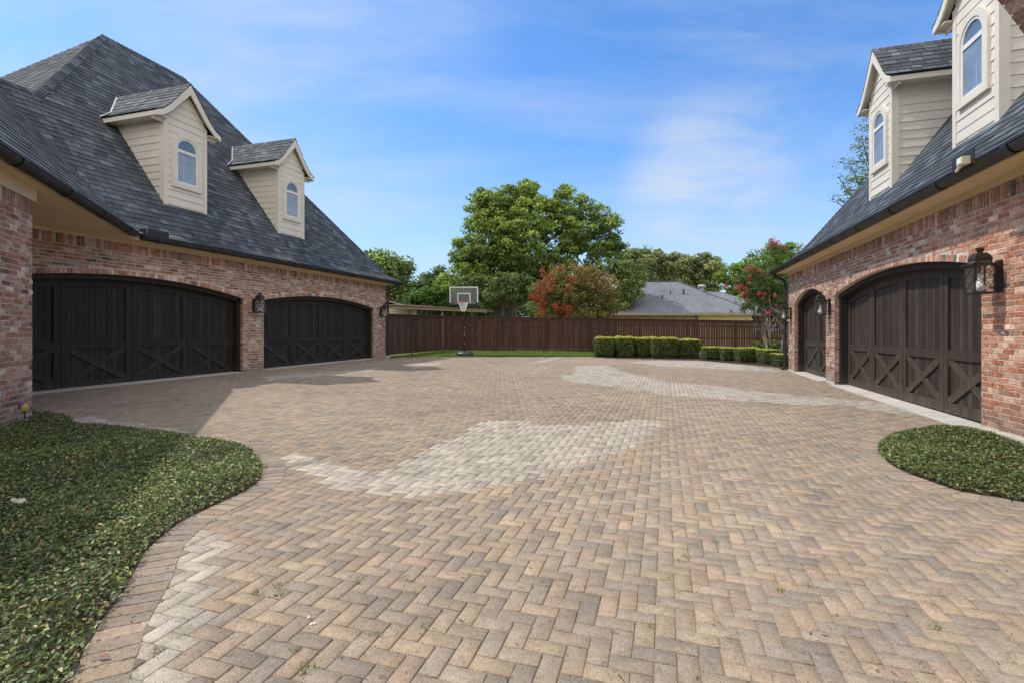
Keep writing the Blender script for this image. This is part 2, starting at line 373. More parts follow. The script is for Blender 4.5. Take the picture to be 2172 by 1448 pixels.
DKB = [(.036,.027,.020), (.043,.032,.024), (.031,.024,.018), (.049,.037,.028)]
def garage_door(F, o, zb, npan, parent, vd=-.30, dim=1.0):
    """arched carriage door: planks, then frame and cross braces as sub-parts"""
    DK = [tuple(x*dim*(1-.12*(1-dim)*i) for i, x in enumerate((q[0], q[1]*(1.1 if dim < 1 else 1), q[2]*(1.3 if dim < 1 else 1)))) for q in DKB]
    u0, u1 = o.u0+.11, o.u1-.11
    top = lambda u: o.z(u, -.10)
    pl = MB(); w = .118; n = int(round((u1-u0)/w)); w = (u1-u0)/n
    for k in range(n):
        a, b = u0+k*w+.004, u0+(k+1)*w-.004; c = random.choice(DK); kk = random.uniform(.85, 1.25); c = tuple(x*kk for x in c)
        P = [F.W(a,vd-.05,zb), F.W(b,vd-.05,zb), F.W(b,vd,zb), F.W(a,vd,zb), F.W(a,vd-.05,top(a)), F.W(b,vd-.05,top(b)), F.W(b,vd,top(b)), F.W(a,vd,top(a))]
        pl.hexa(P, c)
    fbox(pl, F, u0, u1, vd-.06, vd-.012, zb, o.zs-.1, (.008,.007,.006))
    door = pl.build('garage_door', M['doorwood'], parent)
    fr = MB(); pw = (u1-u0)/npan; t0, t1 = vd+.003, vd+.034; S = .125
    def col(): kk = random.uniform(.9, 1.2); return tuple(x*kk for x in DK[1])
    zmid = zb+.86; zmt = zmid+.15; zbr = zb+.17
    for p in range(npan):
        a, b = u0+p*pw+.006, u0+(p+1)*pw-.006
        for (x0, x1) in ((a, a+S), (b-S, b)):
            fr.hexa([F.W(x0,t0,zb), F.W(x1,t0,zb), F.W(x1,t1,zb), F.W(x0,t1,zb), F.W(x0,t0,top(x0)-.001), F.W(x1,t0,top(x1)-.001), F.W(x1,t1,top(x1)-.001), F.W(x0,t1,top(x0)-.001)], col())
        fbox(fr, F, a+S+.001, b-S-.001, t0, t1-.002, zb, zbr, col()); fbox(fr, F, a+S+.001, b-S-.001, t0, t1-.002, zmid, zmt, col())
        m = 8; c = col()
        for k in range(m):
            x0, x1 = a+S+.001+(b-a-2*S-.002)*k/m, a+S+.001+(b-a-2*S-.002)*(k+1)/m
            fr.hexa([F.W(x0,t0,top(x0)-.17), F.W(x1,t0,top(x1)-.17), F.W(x1,t1-.002,top(x1)-.17), F.W(x0,t1-.002,top(x0)-.17), F.W(x0,t0,top(x0)-.002), F.W(x1,t0,top(x1)-.002), F.W(x1,t1-.002,top(x1)-.002), F.W(x0,t1-.002,top(x0)-.002)], c)
        br = MB(); bw = .125
        for sgn, tt in ((1, .030), (-1, .022)):
            ax, bx = (a+S+.003, b-S-.003) if sgn > 0 else (b-S-.003, a+S+.003)
            dx, dz = bx-ax, (zmid-.003)-(zbr+.003); L = math.hypot(dx, dz); hx = bw/2*L/abs(dz); hz = bw/2*L/abs(dx)
            # band along the diagonal clipped to the panel rectangle
            x0, x1 = min(ax, bx), max(ax, bx); rect = [(x0, zbr+.003), (x1, zbr+.003), (x1, zmid-.003), (x0, zmid-.003)]
            nx, nz = -dz/L, dx/L
            band = ccw([(ax-dx+nx*bw/2, zbr-dz+nz*bw/2), (bx+dx+nx*bw/2, zmid+dz+nz*bw/2), (bx+dx-nx*bw/2, zmid+dz-nz*bw/2), (ax-dx-nx*bw/2, zbr-dz-nz*bw/2)])
            q = clip(rect, band)
            if len(q) >= 3:
                m_ = len(q); kk = random.uniform(1.0, 1.35); c = tuple(x*kk for x in DK[3])
                lo = [F.W(x, t0, z) for x, z in q]; hi = [F.W(x, vd+tt, z) for x, z in q]
                br.mesh(lo+hi, [tuple(range(m_, 2*m_))]+[(i, (i+1) % m_, m_+(i+1) % m_, m_+i) for i in range(m_)], c)
        br.build('cross_brace', M['doorwood'], door)
    fr.build('door_frame', M['doorwood'], door)
    jb = MB(); dcol = (.022, .018, .015)             # wooden jamb lining the brick opening
    fbox(jb, F, o.u0+.0, o.u0+.105, vd-.06, -.1, zb, o.zs, dcol); fbox(jb, F, o.u1-.105, o.u1, vd-.06, -.1, zb, o.zs, dcol)
    n = 24
    for k in range(n):
        x0, x1 = o.u0+.002+(o.u1-o.u0-.004)*k/n, o.u0+.002+(o.u1-o.u0-.004)*(k+1)/n
        A, B = o.z(x0, -.11), o.z(x1, -.11); C, D = o.z(x0, -.002), o.z(x1, -.002)
        jb.hexa([F.W(x0,vd-.06,A), F.W(x1,vd-.06,B), F.W(x1,-.1,B), F.W(x0,-.1,A), F.W(x0,vd-.06,C), F.W(x1,vd-.06,D), F.W(x1,-.1,D), F.W(x0,-.1,C)], dcol)
    jb.build('door_jamb', M['doorwood'], parent)

# ------------------------------------------------------------------ shingles and lap siding
SH = [(.058,.070,.084), (.074,.089,.105), (.098,.116,.134), (.046,.055,.067), (.074,.080,.092), (.118,.138,.156)]
SHW = [4, 4, 2.6, 3, 1.8, 1.1]
def lap(mb, P, expo, th, wlo, whi, colf, base_h=.004, gap=0):
    """P: planar convex polygon (3-D points) whose first edge is the eave; rows of overlapping tabs clipped to it"""
    P = [V(*p) for p in P]; O = P[0]; e = P[1]-P[0]; e /= np.linalg.norm(e)
    n = np.cross(e, P[2]-P[0]) if len(P) == 3 else np.cross(P[1]-P[0], P[-1]-P[0]); n /= np.linalg.norm(n); t = np.cross(n, e)
    q = ccw([((p-O)@e, (p-O)@t) for p in P])
    smin, smax = min(x for x, _ in q), max(x for x, _ in q); tmin, tmax = min(y for _, y in q), max(y for _, y in q)
    r = 0; tt = tmin
    while tt < tmax-1e-4:
        s = smin-random.uniform(0, whi)
        while s < smax:
            w = random.uniform(wlo, whi); c = clip([(s+gap, tt), (s+w, tt), (s+w, tt+expo+.012), (s+gap, tt+expo+.012)], q); s += w
            if len(c) < 3: continue
            hh = th*random.uniform(.75, 1.25)
            def H(y): return base_h+hh*max(0, 1-(y-tt)/expo)
            top = [O+x*e+y*t+n*H(y) for x, y in c]; col = colf()
            mb.face(top, col)
            for i in range(len(c)):
                a_, b_ = c[i], c[(i+1) % len(c)]
                if abs(a_[1]-tt) < 1e-6 and abs(b_[1]-tt) < 1e-6 and abs(a_[0]-b_[0]) > 1e-5:
                    mb.face([O+a_[0]*e+a_[1]*t-n*.002, O+b_[0]*e+b_[1]*t-n*.002, top[(i+1) % len(c)], top[i]], tuple(x*.42 for x in col))
        tt += expo; r += 1
    mb.face([p-n*.01 for p in P], (.03,.03,.035))
def shcol():
    c = random.choices(SH, SHW)[0]; k = random.uniform(.88, 1.12); return tuple(x*k for x in c)
def shingles(mb, P): lap(mb, P, .170, .012, .18, .33, shcol, gap=.010)
def caps(mb, A, B, n1, n2, step=.15, w=.14):
    """folded cap shingles along a hip or ridge; n1/n2: side directions lying on the two roof faces"""
    A, B = V(*A), V(*B); d = B-A; L = np.linalg.norm(d); d /= L; n1 = V(*n1)/np.linalg.norm(n1); n2 = V(*n2)/np.linalg.norm(n2)
    up = -(n1+n2); up = up/np.linalg.norm(up) if np.linalg.norm(up) > 1e-3 else V(0,0,1)
    k = 0.
    while k < L-.02:
        a_ = A+d*k; b_ = A+d*min(k+step+.03, L); c = shcol(); lo, hi = .034, .014
        for nn in (n1, n2):
            mb.face([a_+up*lo, b_+up*hi, b_+nn*w+up*hi*.8, a_+nn*w+up*lo*.8], c)
            mb.face([a_+up*lo, a_+nn*w+up*lo*.8, a_+nn*w, a_], tuple(x*.5 for x in c))
            mb.face([a_+nn*w+up*lo*.8, b_+nn*w+up*hi*.8, b_+nn*w-up*.01, a_+nn*w-up*.01], tuple(x*.6 for x in c))
        k += step

def dormer(F, uc, vf, slope_z, parent, kind):
    """F: frame, uc: centre, vf: front plane, slope_z(v): main roof height. Part 'dormer' with sub-parts"""
    W = F.W; hw = .61; zw = 5.58; ap = 6.5; back = (vf-3.2)
    zb = slope_z(vf)
    core = MB()                                           # sided cheeks and gable front
    def cream(): k = random.uniform(.96, 1.03); return (.68*k, .635*k, .54*k)
    prof = [(-.95, 5.50), (-.52, 5.86), (0, 6.52), (.52, 5.86), (.95, 5.50)]
    # front, lap siding (rows run along u)
    def order(pts): return pts
    fr = [(uc+hw, zb-.15), (uc-hw, zb-.15), (uc-hw, 5.62), (uc-.5, 5.80), (uc, 6.44), (uc+.5, 5.80), (uc+hw, 5.62)]
    sgn = 1 if np.cross(F.W(-1,0,0)-F.W(0,0,0), V(0,0,1))@F.n > 0 else -1
    if sgn < 0: fr = [(uc-hw, zb-.15), (uc+hw, zb-.15), (uc+hw, 5.62), (uc+.5, 5.80), (uc, 6.44), (uc-.5, 5.80), (uc-hw, 5.62)]
    pieces = [[fr[0], fr[1], fr[2], fr[6]], [fr[6], fr[2], fr[3], fr[4], fr[5]]]
    lap(core, [W(u, vf, z) for u, z in fr], .188, .014, 9, 9.1, cream)
    for s in (1, -1):
        uu = uc+s*hw
        pts = [W(uu, vf, zb-.1), W(uu, vf-2.2, zb-.1), W(uu, vf-2.2, 5.62), W(uu, vf, 5.62)]
        nrm = np.cross(pts[1]-pts[0], pts[2]-pts[0])
        if nrm@(-F.d*s) < 0: pts = [pts[1], pts[0], pts[3], pts[2]]
        lap(core, pts, .188, .014, 9, 9.1, cream)
    part = core.build('dormer', M['cream'], parent)
    # corner boards
    cb = MB(); cc = (.63,.575,.47)
    for s in (1, -1):
        x0, x1 = (uc+hw-.085, uc+hw+.022) if s > 0 else (uc-hw-.022, uc-hw+.085)
        fbox(cb, F, x0, x1, vf+.001, vf+.024, zb-.1, 5.62, cc)
        if s > 0: fbox(cb, F, uc+hw-.02, uc+hw+.022, vf-.12, vf+.0005, zb-.1, 5.60, cc)
        else: fbox(cb, F, uc-hw-.022, uc-hw+.02, vf-.12, vf+.0005, zb-.1, 5.60, cc)
    cb.build('corner_board', M['cream'], part)
    # window trim with round head
    def ring(mb, wi, wo, zb_i, zb_o, zs, v0, v1, col, sill=True):
        n = 20; I, Oo = [], []
        I += [(uc-wi, zb_i)]; Oo += [(uc-wo, zb_o)]
        for k in range(n+1):
            t = math.pi-math.pi*k/n; I.append((uc+wi*math.cos(t), zs+wi*math.sin(t))); Oo.append((uc+wo*math.cos(t), zs+wo*math.sin(t)))
        I += [(uc+wi, zb_i)]; Oo += [(uc+wo, zb_o)]
        m = len(I)
        for k in range(m):
            k2 = (k+1) % m
            a0, a1, b0, b1 = I[k], I[k2], Oo[k], Oo[k2]
            mb.hexa([W(a0[0],v0,a0[1]), W(a1[0],v0,a1[1]), W(a1[0],v1,a1[1]), W(a0[0],v1,a0[1]), W(b0[0],v0,b0[1]), W(b1[0],v0,b1[1]), W(b1[0],v1,b1[1]), W(b0[0],v1,b0[1])], col)
    tr = MB(); ring(tr, .315, .43, 3.91, 3.79, 4.82, vf-.01, vf+.068, (.58,.52,.42))
    tr.build('window_trim', M['cream'], part)
    ws = MB(); ring(ws, .265, .3145, 3.96, 3.911, 4.82, vf-.01, vf+.052, (.72,.70,.67))
    fbox(ws, F, uc-.264, uc+.264, vf-.01, vf+.054, 4.73, 4.81, (.72,.70,.67))
    ws.build('window_frame', M['plain'], part)
    pn = MB(); n = 20
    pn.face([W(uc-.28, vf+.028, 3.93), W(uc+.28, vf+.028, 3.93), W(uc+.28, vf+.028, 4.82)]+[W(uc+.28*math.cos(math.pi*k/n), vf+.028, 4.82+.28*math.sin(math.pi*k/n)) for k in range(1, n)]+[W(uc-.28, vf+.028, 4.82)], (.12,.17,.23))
    fbox(pn, F, uc-.262, uc+.262, vf+.0285, vf+.034, 3.965, 4.728, (.27,.33,.39) if kind == 'L' else (.20,.25,.31)); fbox(pn, F, uc-.02+.1, uc+.0+.1, vf+.0341, vf+.0355, 3.97, 4.4, (.34,.39,.44))  # sky reflection and pale blinds painted into the pane colours
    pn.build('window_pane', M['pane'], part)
    # bell-cast gable roof
    rf = MB(); vo = vf+.18
    for s in (1, -1):
        pr = [(uc+s*.98, 5.545), (uc+s*.76, 5.655), (uc+s*.55, 5.87), (uc, 6.60)]
        for (ua, za), (ub, zb2) in zip(pr[:-1], pr[1:]):
            Q = [W(ua, vo, za), W(ua, back+.2, za), W(ub, back-.4, zb2), W(ub, vo, zb2)]
            nrm = np.cross(Q[1]-Q[0], Q[3]-Q[0])
            if nrm[2] < 0: Q = [Q[1], Q[0], Q[3], Q[2]]
            shingles(rf, Q)
    ra, rb = W(uc, vo, 6.605), W(uc, slope_z.inv(6.6)-.05, 6.605)
    caps(rf, ra, rb, -F.d*.55+V(0,0,-.73), F.d*.55+V(0,0,-.73))
    rf.build('dormer_roof', M['shingle'], part)
    # rake boards, fascias and soffits
    fa = MB(); c = (.60,.535,.42)
    for s in (1, -1):
        pr = [(uc+s*.95, 5.535), (uc+s*.76, 5.64), (uc+s*.55, 5.855), (uc, 6.585)]
        for (ua, za), (ub, zb2) in zip(pr[:-1], pr[1:]):
            d0 = {0: .125, 1: .165, 2: .195}[pr.index((ua, za))]; d1 = {0: .165, 1: .195, 2: .27}[pr.index((ua, za))]
            fa.hexa([W(ua,vo-.035,za-d0), W(ub,vo-.035,zb2-d1), W(ub,vo-.004,zb2-d1), W(ua,vo-.004,za-d0), W(ua,vo-.035,za), W(ub,vo-.035,zb2), W(ub,vo-.004,zb2), W(ua,vo-.004,za)], c)
        e0, e1 = sorted((uc+s*.925, uc+s*.951))
        fbox(fa, F, e0, e1, back+.3, vo-.036, 5.415, 5.53, c)
        s0, s1 = sorted((uc+s*(hw+.003), uc+s*.924))
        fbox(fa, F, s0, s1, back+.3, vo-.037, 5.45, 5.468, (.55,.48,.36))
        s0, s1 = sorted((uc+s*(hw+.024), uc+s*.92))
        fbox(fa, F, s0, s1, vf-.03, vf+.0, 5.36, 5.449, c)
    # raking soffit between front wall and rake board
    for s in (1, -1):
        pr = [(uc+s*.92, 5.50), (uc+s*.55, 5.80), (uc, 6.52)]
        for (ua, za), (ub, zb2) in zip(pr[:-1], pr[1:]):
            fa.face([W(ua, vf, za), W(ub, vf, zb2), W(ub, vo-.036, zb2), W(ua, vo-.036, za)], (.55,.48,.36))
    fa.build('dormer_fascia', M['cream'], part)
    fl = MB()
    for s in (1, -1):                                    # flashing where the little roof meets the main roof
        for (ua, za), (ub, zb2) in zip([(uc+s*.98, 5.55), (uc+s*.55, 5.87)], [(uc+s*.55, 5.87), (uc, 6.6)]):
            A_, B_ = W(ua, slope_z.inv(za), za+.03), W(ub, slope_z.inv(zb2), zb2+.03)
            fl.bar(A_, B_, .035, .016, up=(0,0,1), col=(.5,.5,.5))
    fl.build('flashing', M['flashing'], part)

def gutter_run(mb, A, B, out, r=.088):
    """half-round gutter between two points at its rim centre; out: horizontal outward unit vector"""
    A, B = V(*A), V(*B); n = 9; ring = []
    for k in range(n+1):
        t = math.pi*k/n; ring.append(out*(-math.cos(t)*r+.02)+V(0,0,-math.sin(t)*r*1.2))
    for k in range(n): mb.face([A+ring[k], B+ring[k], B+ring[k+1], A+ring[k+1]], (.02,.02,.02))
    mb.face([A+q for q in ring], (.02,.02,.02)); mb.face([B+q for q in ring], (.02,.02,.02))
    mb.tube([A+out*(r+.02), B+out*(r+.02)], .013, 6)
    L = np.linalg.norm(B-A); k = .5; d = (B-A)/L
    while k < L:
        p = A+d*k; rr = [q*1.13 for q in ring]
        for i in range(n): mb.face([p+rr[i], p+d*.10+rr[i], p+d*.10+rr[i+1], p+rr[i+1]], (.02,.02,.02))
        k += 1.5

class Slope:
    def __init__(s, z0, k): s.z0, s.k = z0, k
    def __call__(s, v): return s.z0-s.k*v
    def inv(s, z): return (s.z0-z)/s.k
# ------------------------------------------------------------------ LEFT garage with its angled wing
LG = thing('garage_building', 'shaded red brick garage on the left with two wide black doors and angled wing', 'building', LF.W(6, -4, -1.2))
L1, L2 = Opening(7.73, 13.7, .95, 1.27), Opening(.92, 6.96, .96, 1.235)
ZB = -1.22
mb = MB(); wall_core(mb, LF, 0, 16, -1.5, 2.06, (L1, L2))
fbox(mb, LF, 0, .3, -10.9, -.301, -1.5, 2.06); fbox(mb, LF, .301, 16, -10.9, -10.6, -1.5, 2.06)
fbox(mb, WF, .0, 4.2, -6, -.001, -1.5, 2.0)
wallL = mb.build('wall', M['mortar'], LG)
mb = MB(); brickwork(mb, LF, 0, 15.5, -1.28, 1.985, (L1, L2)); reveal_bricks(mb, LF, L1, -1.25); reveal_bricks(mb, LF, L2, -1.25)
brickwork(mb, WF, .0, 4.2, -1.42, 1.85); mb.build('brick_face', M['brick'], wallL)
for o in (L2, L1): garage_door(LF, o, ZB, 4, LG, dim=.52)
mb = MB()
for o in (L1, L2):
    gz = lambda u: G(*LF.W(u, 0, 0)[:2])-CAMZ
    mb.hexa([LF.W(o.u0+.11,-.5,-1.4), LF.W(o.u1-.11,-.5,-1.4), LF.W(o.u1-.11,.1,-1.4), LF.W(o.u0+.11,.1,-1.4), LF.W(o.u0+.11,-.5,gz(o.u0)+.02), LF.W(o.u1-.11,-.5,gz(o.u1)+.02), LF.W(o.u1-.11,.1,gz(o.u1)+.015), LF.W(o.u0+.11,.1,gz(o.u0)+.015)], (.5,.5,.5))
mb.build('door_threshold', M['concrete'], LG)
SL = Slope(2.5, 1.30)
mb = MB(); W = LF.W
shingles(mb, [W(14,.47,2.18), W(-.47,.47,2.18), W(-.1,.1,2.37), W(14,.1,2.37)])
shingles(mb, [W(11.4,.1,2.37), W(-.1,.1,2.37), W(5.25,-5.25,9.325), W(8.03,-5.25,9.325), W(11.4,-2.35,5.555)])
shingles(mb, [W(14,.1,2.37), W(11.401,.1,2.37), W(11.401,-2.35,5.555), W(14,-2.35,5.555)])
shingles(mb, [W(11.4,-8.15,5.555), W(11.4,-2.35,5.555), W(8.03,-5.25,9.325)])
mb.face([W(-.1,.1,2.37), W(-.1,-10.6,2.37), W(5.25,-5.25,9.325)], SH[0])                       # far hip end
mb.face([W(-.47,.47,2.18), W(-.1,.1,2.37), W(-.1,-10.6,2.37), W(-.47,-10.97,2.18)], SH[0])
mb.face([W(-.1,-10.6,2.37), W(14,-10.6,2.37), W(8.03,-5.25,9.325), W(5.25,-5.25,9.325)], SH[0])  # rear slope
mb.face([W(11.4,-2.35,5.54), W(14,-2.35,5.54), W(14,-8.15,5.54), W(11.4,-8.15,5.54)], SH[0])
n_main = W(0,1,0)-W(0,0,0)
dn_main = n_main+V(0,0,-1.3); dn_hip_left = -LF.d*1+V(0,0,-1.13)
caps(mb, W(8.06,-5.25,9.335), W(5.22,-5.25,9.335), dn_main, -n_main+V(0,0,-1.3))
h0, h1 = W(11.4,-2.35,5.56), W(8.03,-5.25,9.33); hd = (h1-h0)/np.linalg.norm(h1-h0)
def perp(v, d): v = v-d*(v@d); return v/np.linalg.norm(v)
caps(mb, h0, h1, perp(LF.d, hd), perp(-LF.n, hd), w=.15)
h0, h1 = W(-.1,.1,2.38), W(5.25,-5.25,9.33); hd = (h1-h0)/np.linalg.norm(h1-h0)
caps(mb, h0, h1, perp(-LF.d, hd), perp(-n_main, hd), w=.13)
h0, h1 = W(-.47,.47,2.19), W(-.1,.1,2.38); hd = (h1-h0)/np.linalg.norm(h1-h0)
caps(mb, h0, h1, perp(-LF.d, hd), perp(-n_main, hd), w=.13)
caps(mb, W(14,-2.35,5.565), W(11.35,-2.35,5.565), dn_main, -n_main+V(0,0,-.3), w=.13)
# wing roof
Q0 = V(-8.22, 10.95, 0); 
def wing(a_, b_, z): p = Q0+WD*a_-WN*b_; return V(p[0], p[1], z+CAMZ)
zg = 2.17
shingles(mb, [wing(8.6,0,zg), wing(-.35,0,zg), wing(-.6,.35,zg+.24), wing(8.6,.35,zg+.24)])
shingles(mb, [wing(8.6,.35,zg+.24), wing(-.6,.35,zg+.24), wing(-1.9,2.85,zg+3.28), wing(8.6,2.85,zg+3.28)])
mb.face([wing(8.6,2.85,zg+3.27), wing(-1.0,2.85,zg+3.27), wing(-1.0,8,zg), wing(8.6,8,zg)], SH[0])
mb.face([wing(8.6,0,zg), wing(8.6,2.85,zg+3.27), wing(8.6,8,zg)], SH[0])
mb.build('roof', M['shingle'], LG)
mb = MB()
fbox(mb, LF, -.36, 11.25, .335, .36, 2.05, 2.17); fbox(mb, LF, -.36, -.335, -10.9, .334, 2.05, 2.17)     # fascia
fbox(mb, LF, .0, 16, .012, .035, 1.985, 2.049)                                                            # frieze
p0, p1 = wing(.1, .115, 0), wing(8.5, .115, 0)
mb.bar((p0[0],p0[1],2.11+CAMZ), (p1[0],p1[1],2.11+CAMZ), .025, .13)
fbox(mb, WF, -.05, 4.2, .004, .035, 1.85, 2.045)
mb.build('fascia', M['trim'], LG)
mb = MB()
z_ = 2.05+CAMZ
def flat(pts, z, z2): 
    lo = [(p[0], p[1], z) for p in pts]; hi = [(p[0], p[1], z2) for p in pts]; m = len(pts)
    return lo+hi, [tuple(range(m))[::-1], tuple(range(m, 2*m))]+[(i, (i+1) % m, m+(i+1) % m, m+i) for i in range(m)]
mb.mesh(*flat([W(-.335,.334,0), W(-.335,-.0,0), W(11.2,0,0), W(11.2,.334,0)], z_, z_+.02), (.4,.33,.22))
mb.mesh(*flat([W(11.203,.36,0), W(11.203,0,0), W(16,0,0), wing(1.5,6,0), wing(8.4,6,0), wing(8.4,.13,0), wing(.15,.13,0)], z_, z_+.02), (.4,.33,.22))
sof = mb.build('soffit', M['soffit'], LG)
mb = MB()                                            # joint battens across the wide soffit
for k in (1.2, 2.6): 
    a_, b_ = wing(.2, .35+k*.8, 0), wing(7, .35+k*.8, 0); mb.bar((a_[0],a_[1],z_-.003), (b_[0],b_[1],z_-.003), .02, .008)
mb.build('soffit_joint', M['trim'], sof)
mb = MB()
gutter_run(mb, W(-.42,.425,2.15), W(11.0,.425,2.15), LF.n)
a_, b_ = wing(.12, .045, 2.15), wing(8.6, .045, 2.15); gutter_run(mb, a_, b_, WN)
gutter_run(mb, W(-.425,.43,2.15), W(-.425,-10.9,2.15), LF.d)
mb.build('gutter', M['gutter'], LG)
mb = MB(); p = W(10.72,.42,2.19); fbox(mb, LF, 10.45, 10.95, .545, .557, 2.13, 2.32); fbox(mb, LF, 10.95, 10.962, .3, .512, 2.13, 2.32)
mb.build('splash_guard', M['gutter'], LG)
def downspout(F, u, zg_, zt, parent, white=False):
    mb = MB(); G0 = zg_
    mb.tube([F.W(-.30,.40,zt), F.W(-.26,.36,zt-.10), F.W(-.06,.16,zt-.26), F.W(-.03,.10,zt-.40), F.W(-.03,.10,-.2), F.W(-.03,.10,G0+.16), F.W(-.03,.14,G0+.08), F.W(-.02,.22,G0+.05)] if not white else
            [F.W(-.30,.40,zt), F.W(-.26,.36,zt-.10), F.W(-.06,.16,zt-.26), F.W(-.03,.10,zt-.40), F.W(-.03,.10,-.2), F.W(-.03,.10,G0+.10)], .05, 12)
    for z in (zt-.5, -.1, -.8): mb.tube([F.W(-.03,.10,z), F.W(-.03,.10,z+.05)], .058, 12)
    o = mb.build('downspout', M['gutter'], parent, smooth=False)
    if white:
        m2 = MB(); m2.tube([F.W(-.03,.10,G0-.02), F.W(-.03,.10,G0+.10)], .065, 12, (.75,.75,.75)); m2.build('drain_collar', M['plain'], o)
downspout(LF, 0, -1.16, 2.10, LG, True)
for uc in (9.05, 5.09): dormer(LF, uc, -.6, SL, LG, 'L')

# ------------------------------------------------------------------ RIGHT garage
RG = thing('garage_building', 'sunlit red brick garage on the right with one narrow and one wide brown door', 'building', RF.W(8, -4, -1.3))
R1, R2 = Opening(.76, 4.0, .88, 1.25), Opening(4.67, 10.67, .91, 1.225)
ZB = -1.31; W = RF.W
mb = MB(); wall_core(mb, RF, 0, 15.2, -1.6, 2.0, (R1, R2))
fbox(mb, RF, 0, .3, -10.6, -.301, -1.6, 2.0); fbox(mb, RF, .301, 15.2, -10.6, -10.3, -1.6, 2.0); fbox(mb, RF, 14.9, 15.2, -10.29, -.301, -1.6, 2.0)
wallR = mb.build('wall', M['mortar'], RG)
mb = MB(); brickwork(mb, RF, 0, 15.2, -1.30, 1.88, (R1, R2), warmf=lambda u: max(0, min(1, (u-9)/2)))  # bricks tinted towards the near end, painting sun warmth into their colour
reveal_bricks(mb, RF, R1, -1.3); reveal_bricks(mb, RF, R2, -1.3)
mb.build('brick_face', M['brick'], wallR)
garage_door(RF, R1, ZB, 2, RG); garage_door(RF, R2, ZB, 4, RG)
mb = MB(); gz = lambda u: G(*RF.W(u, 0, 0)[:2])-CAMZ
for o in (R1, R2):
    mb.hexa([W(o.u0+.11,-.5,-1.5), W(o.u1-.11,-.5,-1.5), W(o.u1-.11,.13,-1.5), W(o.u0+.11,.13,-1.5), W(o.u0+.11,-.5,gz(o.u0)+.03), W(o.u1-.11,-.5,gz(o.u1)+.03), W(o.u1-.11,.13,gz(o.u1)+.02), W(o.u0+.11,.13,gz(o.u0)+.02)], (.5,.5,.5))
mb.build('door_threshold', M['concrete'], RG)
mb = MB(); fbox(mb, RF, 10.7, 15.2, .0, .05, -1.6, -1.30); mb.build('footing', M['concrete'], RG); mb = MB(); fbox(mb, RF, -.03, .74, .0, .04, -1.6, -1.285); mb.build('footing', M['concrete'], RG)
SR = Slope(2.213, 1.34)
mb = MB(); prof = [(.47, 2.06), (.09, 2.31), (-.24, 2.58), (-.55, 2.95)]
for (va, za), (vb, zb_) in zip(prof[:-1], prof[1:]):
    shingles(mb, [W(-va,va,za), W(15.4,va,za), W(15.4,vb,zb_), W(-vb,vb,zb_)])
    mb.face([W(-va,va,za), W(-vb,vb,zb_), W(-vb,-10.3+abs(vb),zb_), W(-va,-10.6,za)], SH[0])
va, za = prof[-1]; zr = SR(-5.2)
shingles(mb, [W(.55,-.55,2.95), W(15.4,-.55,2.95), W(15.4,-5.2,zr), W(5.2,-5.2,zr)])
mb.face([W(.55,-.55,2.95), W(5.2,-5.2,zr), W(.55,-9.9,2.95)], SH[0]); mb.face([W(.55,-9.9,2.95), W(5.2,-5.2,zr), W(15.4,-5.2,zr), W(15.4,-9.9,2.95)], SH[0])
mb.face([W(15.4,-.55,2.95), W(15.4,-5.2,zr), W(15.4,-9.9,2.95)], SH[0])
for (va, za), (vb, zb_) in zip(prof, prof[1:]+[(-5.2, zr)]):
    h0, h1 = W(-va,va,za+.006), W(-vb,vb,zb_+.006); hd = (h1-h0)/np.linalg.norm(h1-h0); caps(mb, h0, h1, perp(-RF.d, hd), perp(-RF.n, hd), w=.13)
mb.build('roof', M['shingle'], RG)
mb = MB(); fbox(mb, RF, -.36, 15.3, .335, .36, 1.99, 2.09); fbox(mb, RF, -.36, -.335, -10.5, .334, 1.99, 2.09); fbox(mb, RF, 0, 15.2, .012, .035, 1.88, 1.989)
mb.build('fascia', M['trim'], RG)
mb = MB(); mb.mesh(*flat([W(-.335,.334,0), W(-.335,0,0), W(15.3,0,0), W(15.3,.334,0)], 1.99+CAMZ, 2.01+CAMZ), (.4,.33,.22)); mb.build('soffit', M['soffit'], RG)
mb = MB(); gutter_run(mb, W(-.42,.425,2.08), W(15.3,.425,2.08), RF.n); gutter_run(mb, W(-.425,.43,2.08), W(-.425,-10.5,2.08), RF.d); mb.build('gutter', M['gutter'], RG)
mb = MB(); fbox(mb, RF, 11.15, 11.62, .545, .557, 2.06, 2.24); fbox(mb, RF, 11.15, 11.162, .35, .499, 2.06, 2.24); mb.build('splash_guard', M['gutter'], RG)
downspout(RF, 0, -1.32, 2.02, RG)
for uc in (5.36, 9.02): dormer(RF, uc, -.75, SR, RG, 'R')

# small cream flood light clipped to the right gutter
t = thing('floodlight', 'small cream floodlight clipped to the black gutter beneath the nearer right dormer', 'light', W(11.5, .53, 2.06))
mb = MB(); fbox(mb, RF, 11.44, 11.56, .56, .645, 2.06, 2.155, (.62,.56,.42)); mb.build('housing', M['plain'], t)
mb = MB(); fbox(mb, RF, 11.455, 11.545, .647, .653, 2.075, 2.14, (.75,.72,.62)); mb.build('lens', M['bulb'], t)
mb = MB(); mb.bar(W(11.44,.60,2.07), W(11.30,.58,2.035), .03, .022, col=(.62,.56,.42)); mb.build('bracket', M['plain'], t); mb = MB(); mb.tube([W(11.57,.54,2.06), W(11.66,.53,2.08), W(11.75,.51,2.05)], .005, 5, (.6,.55,.45)); mb.build('cable', M['plain'], t)

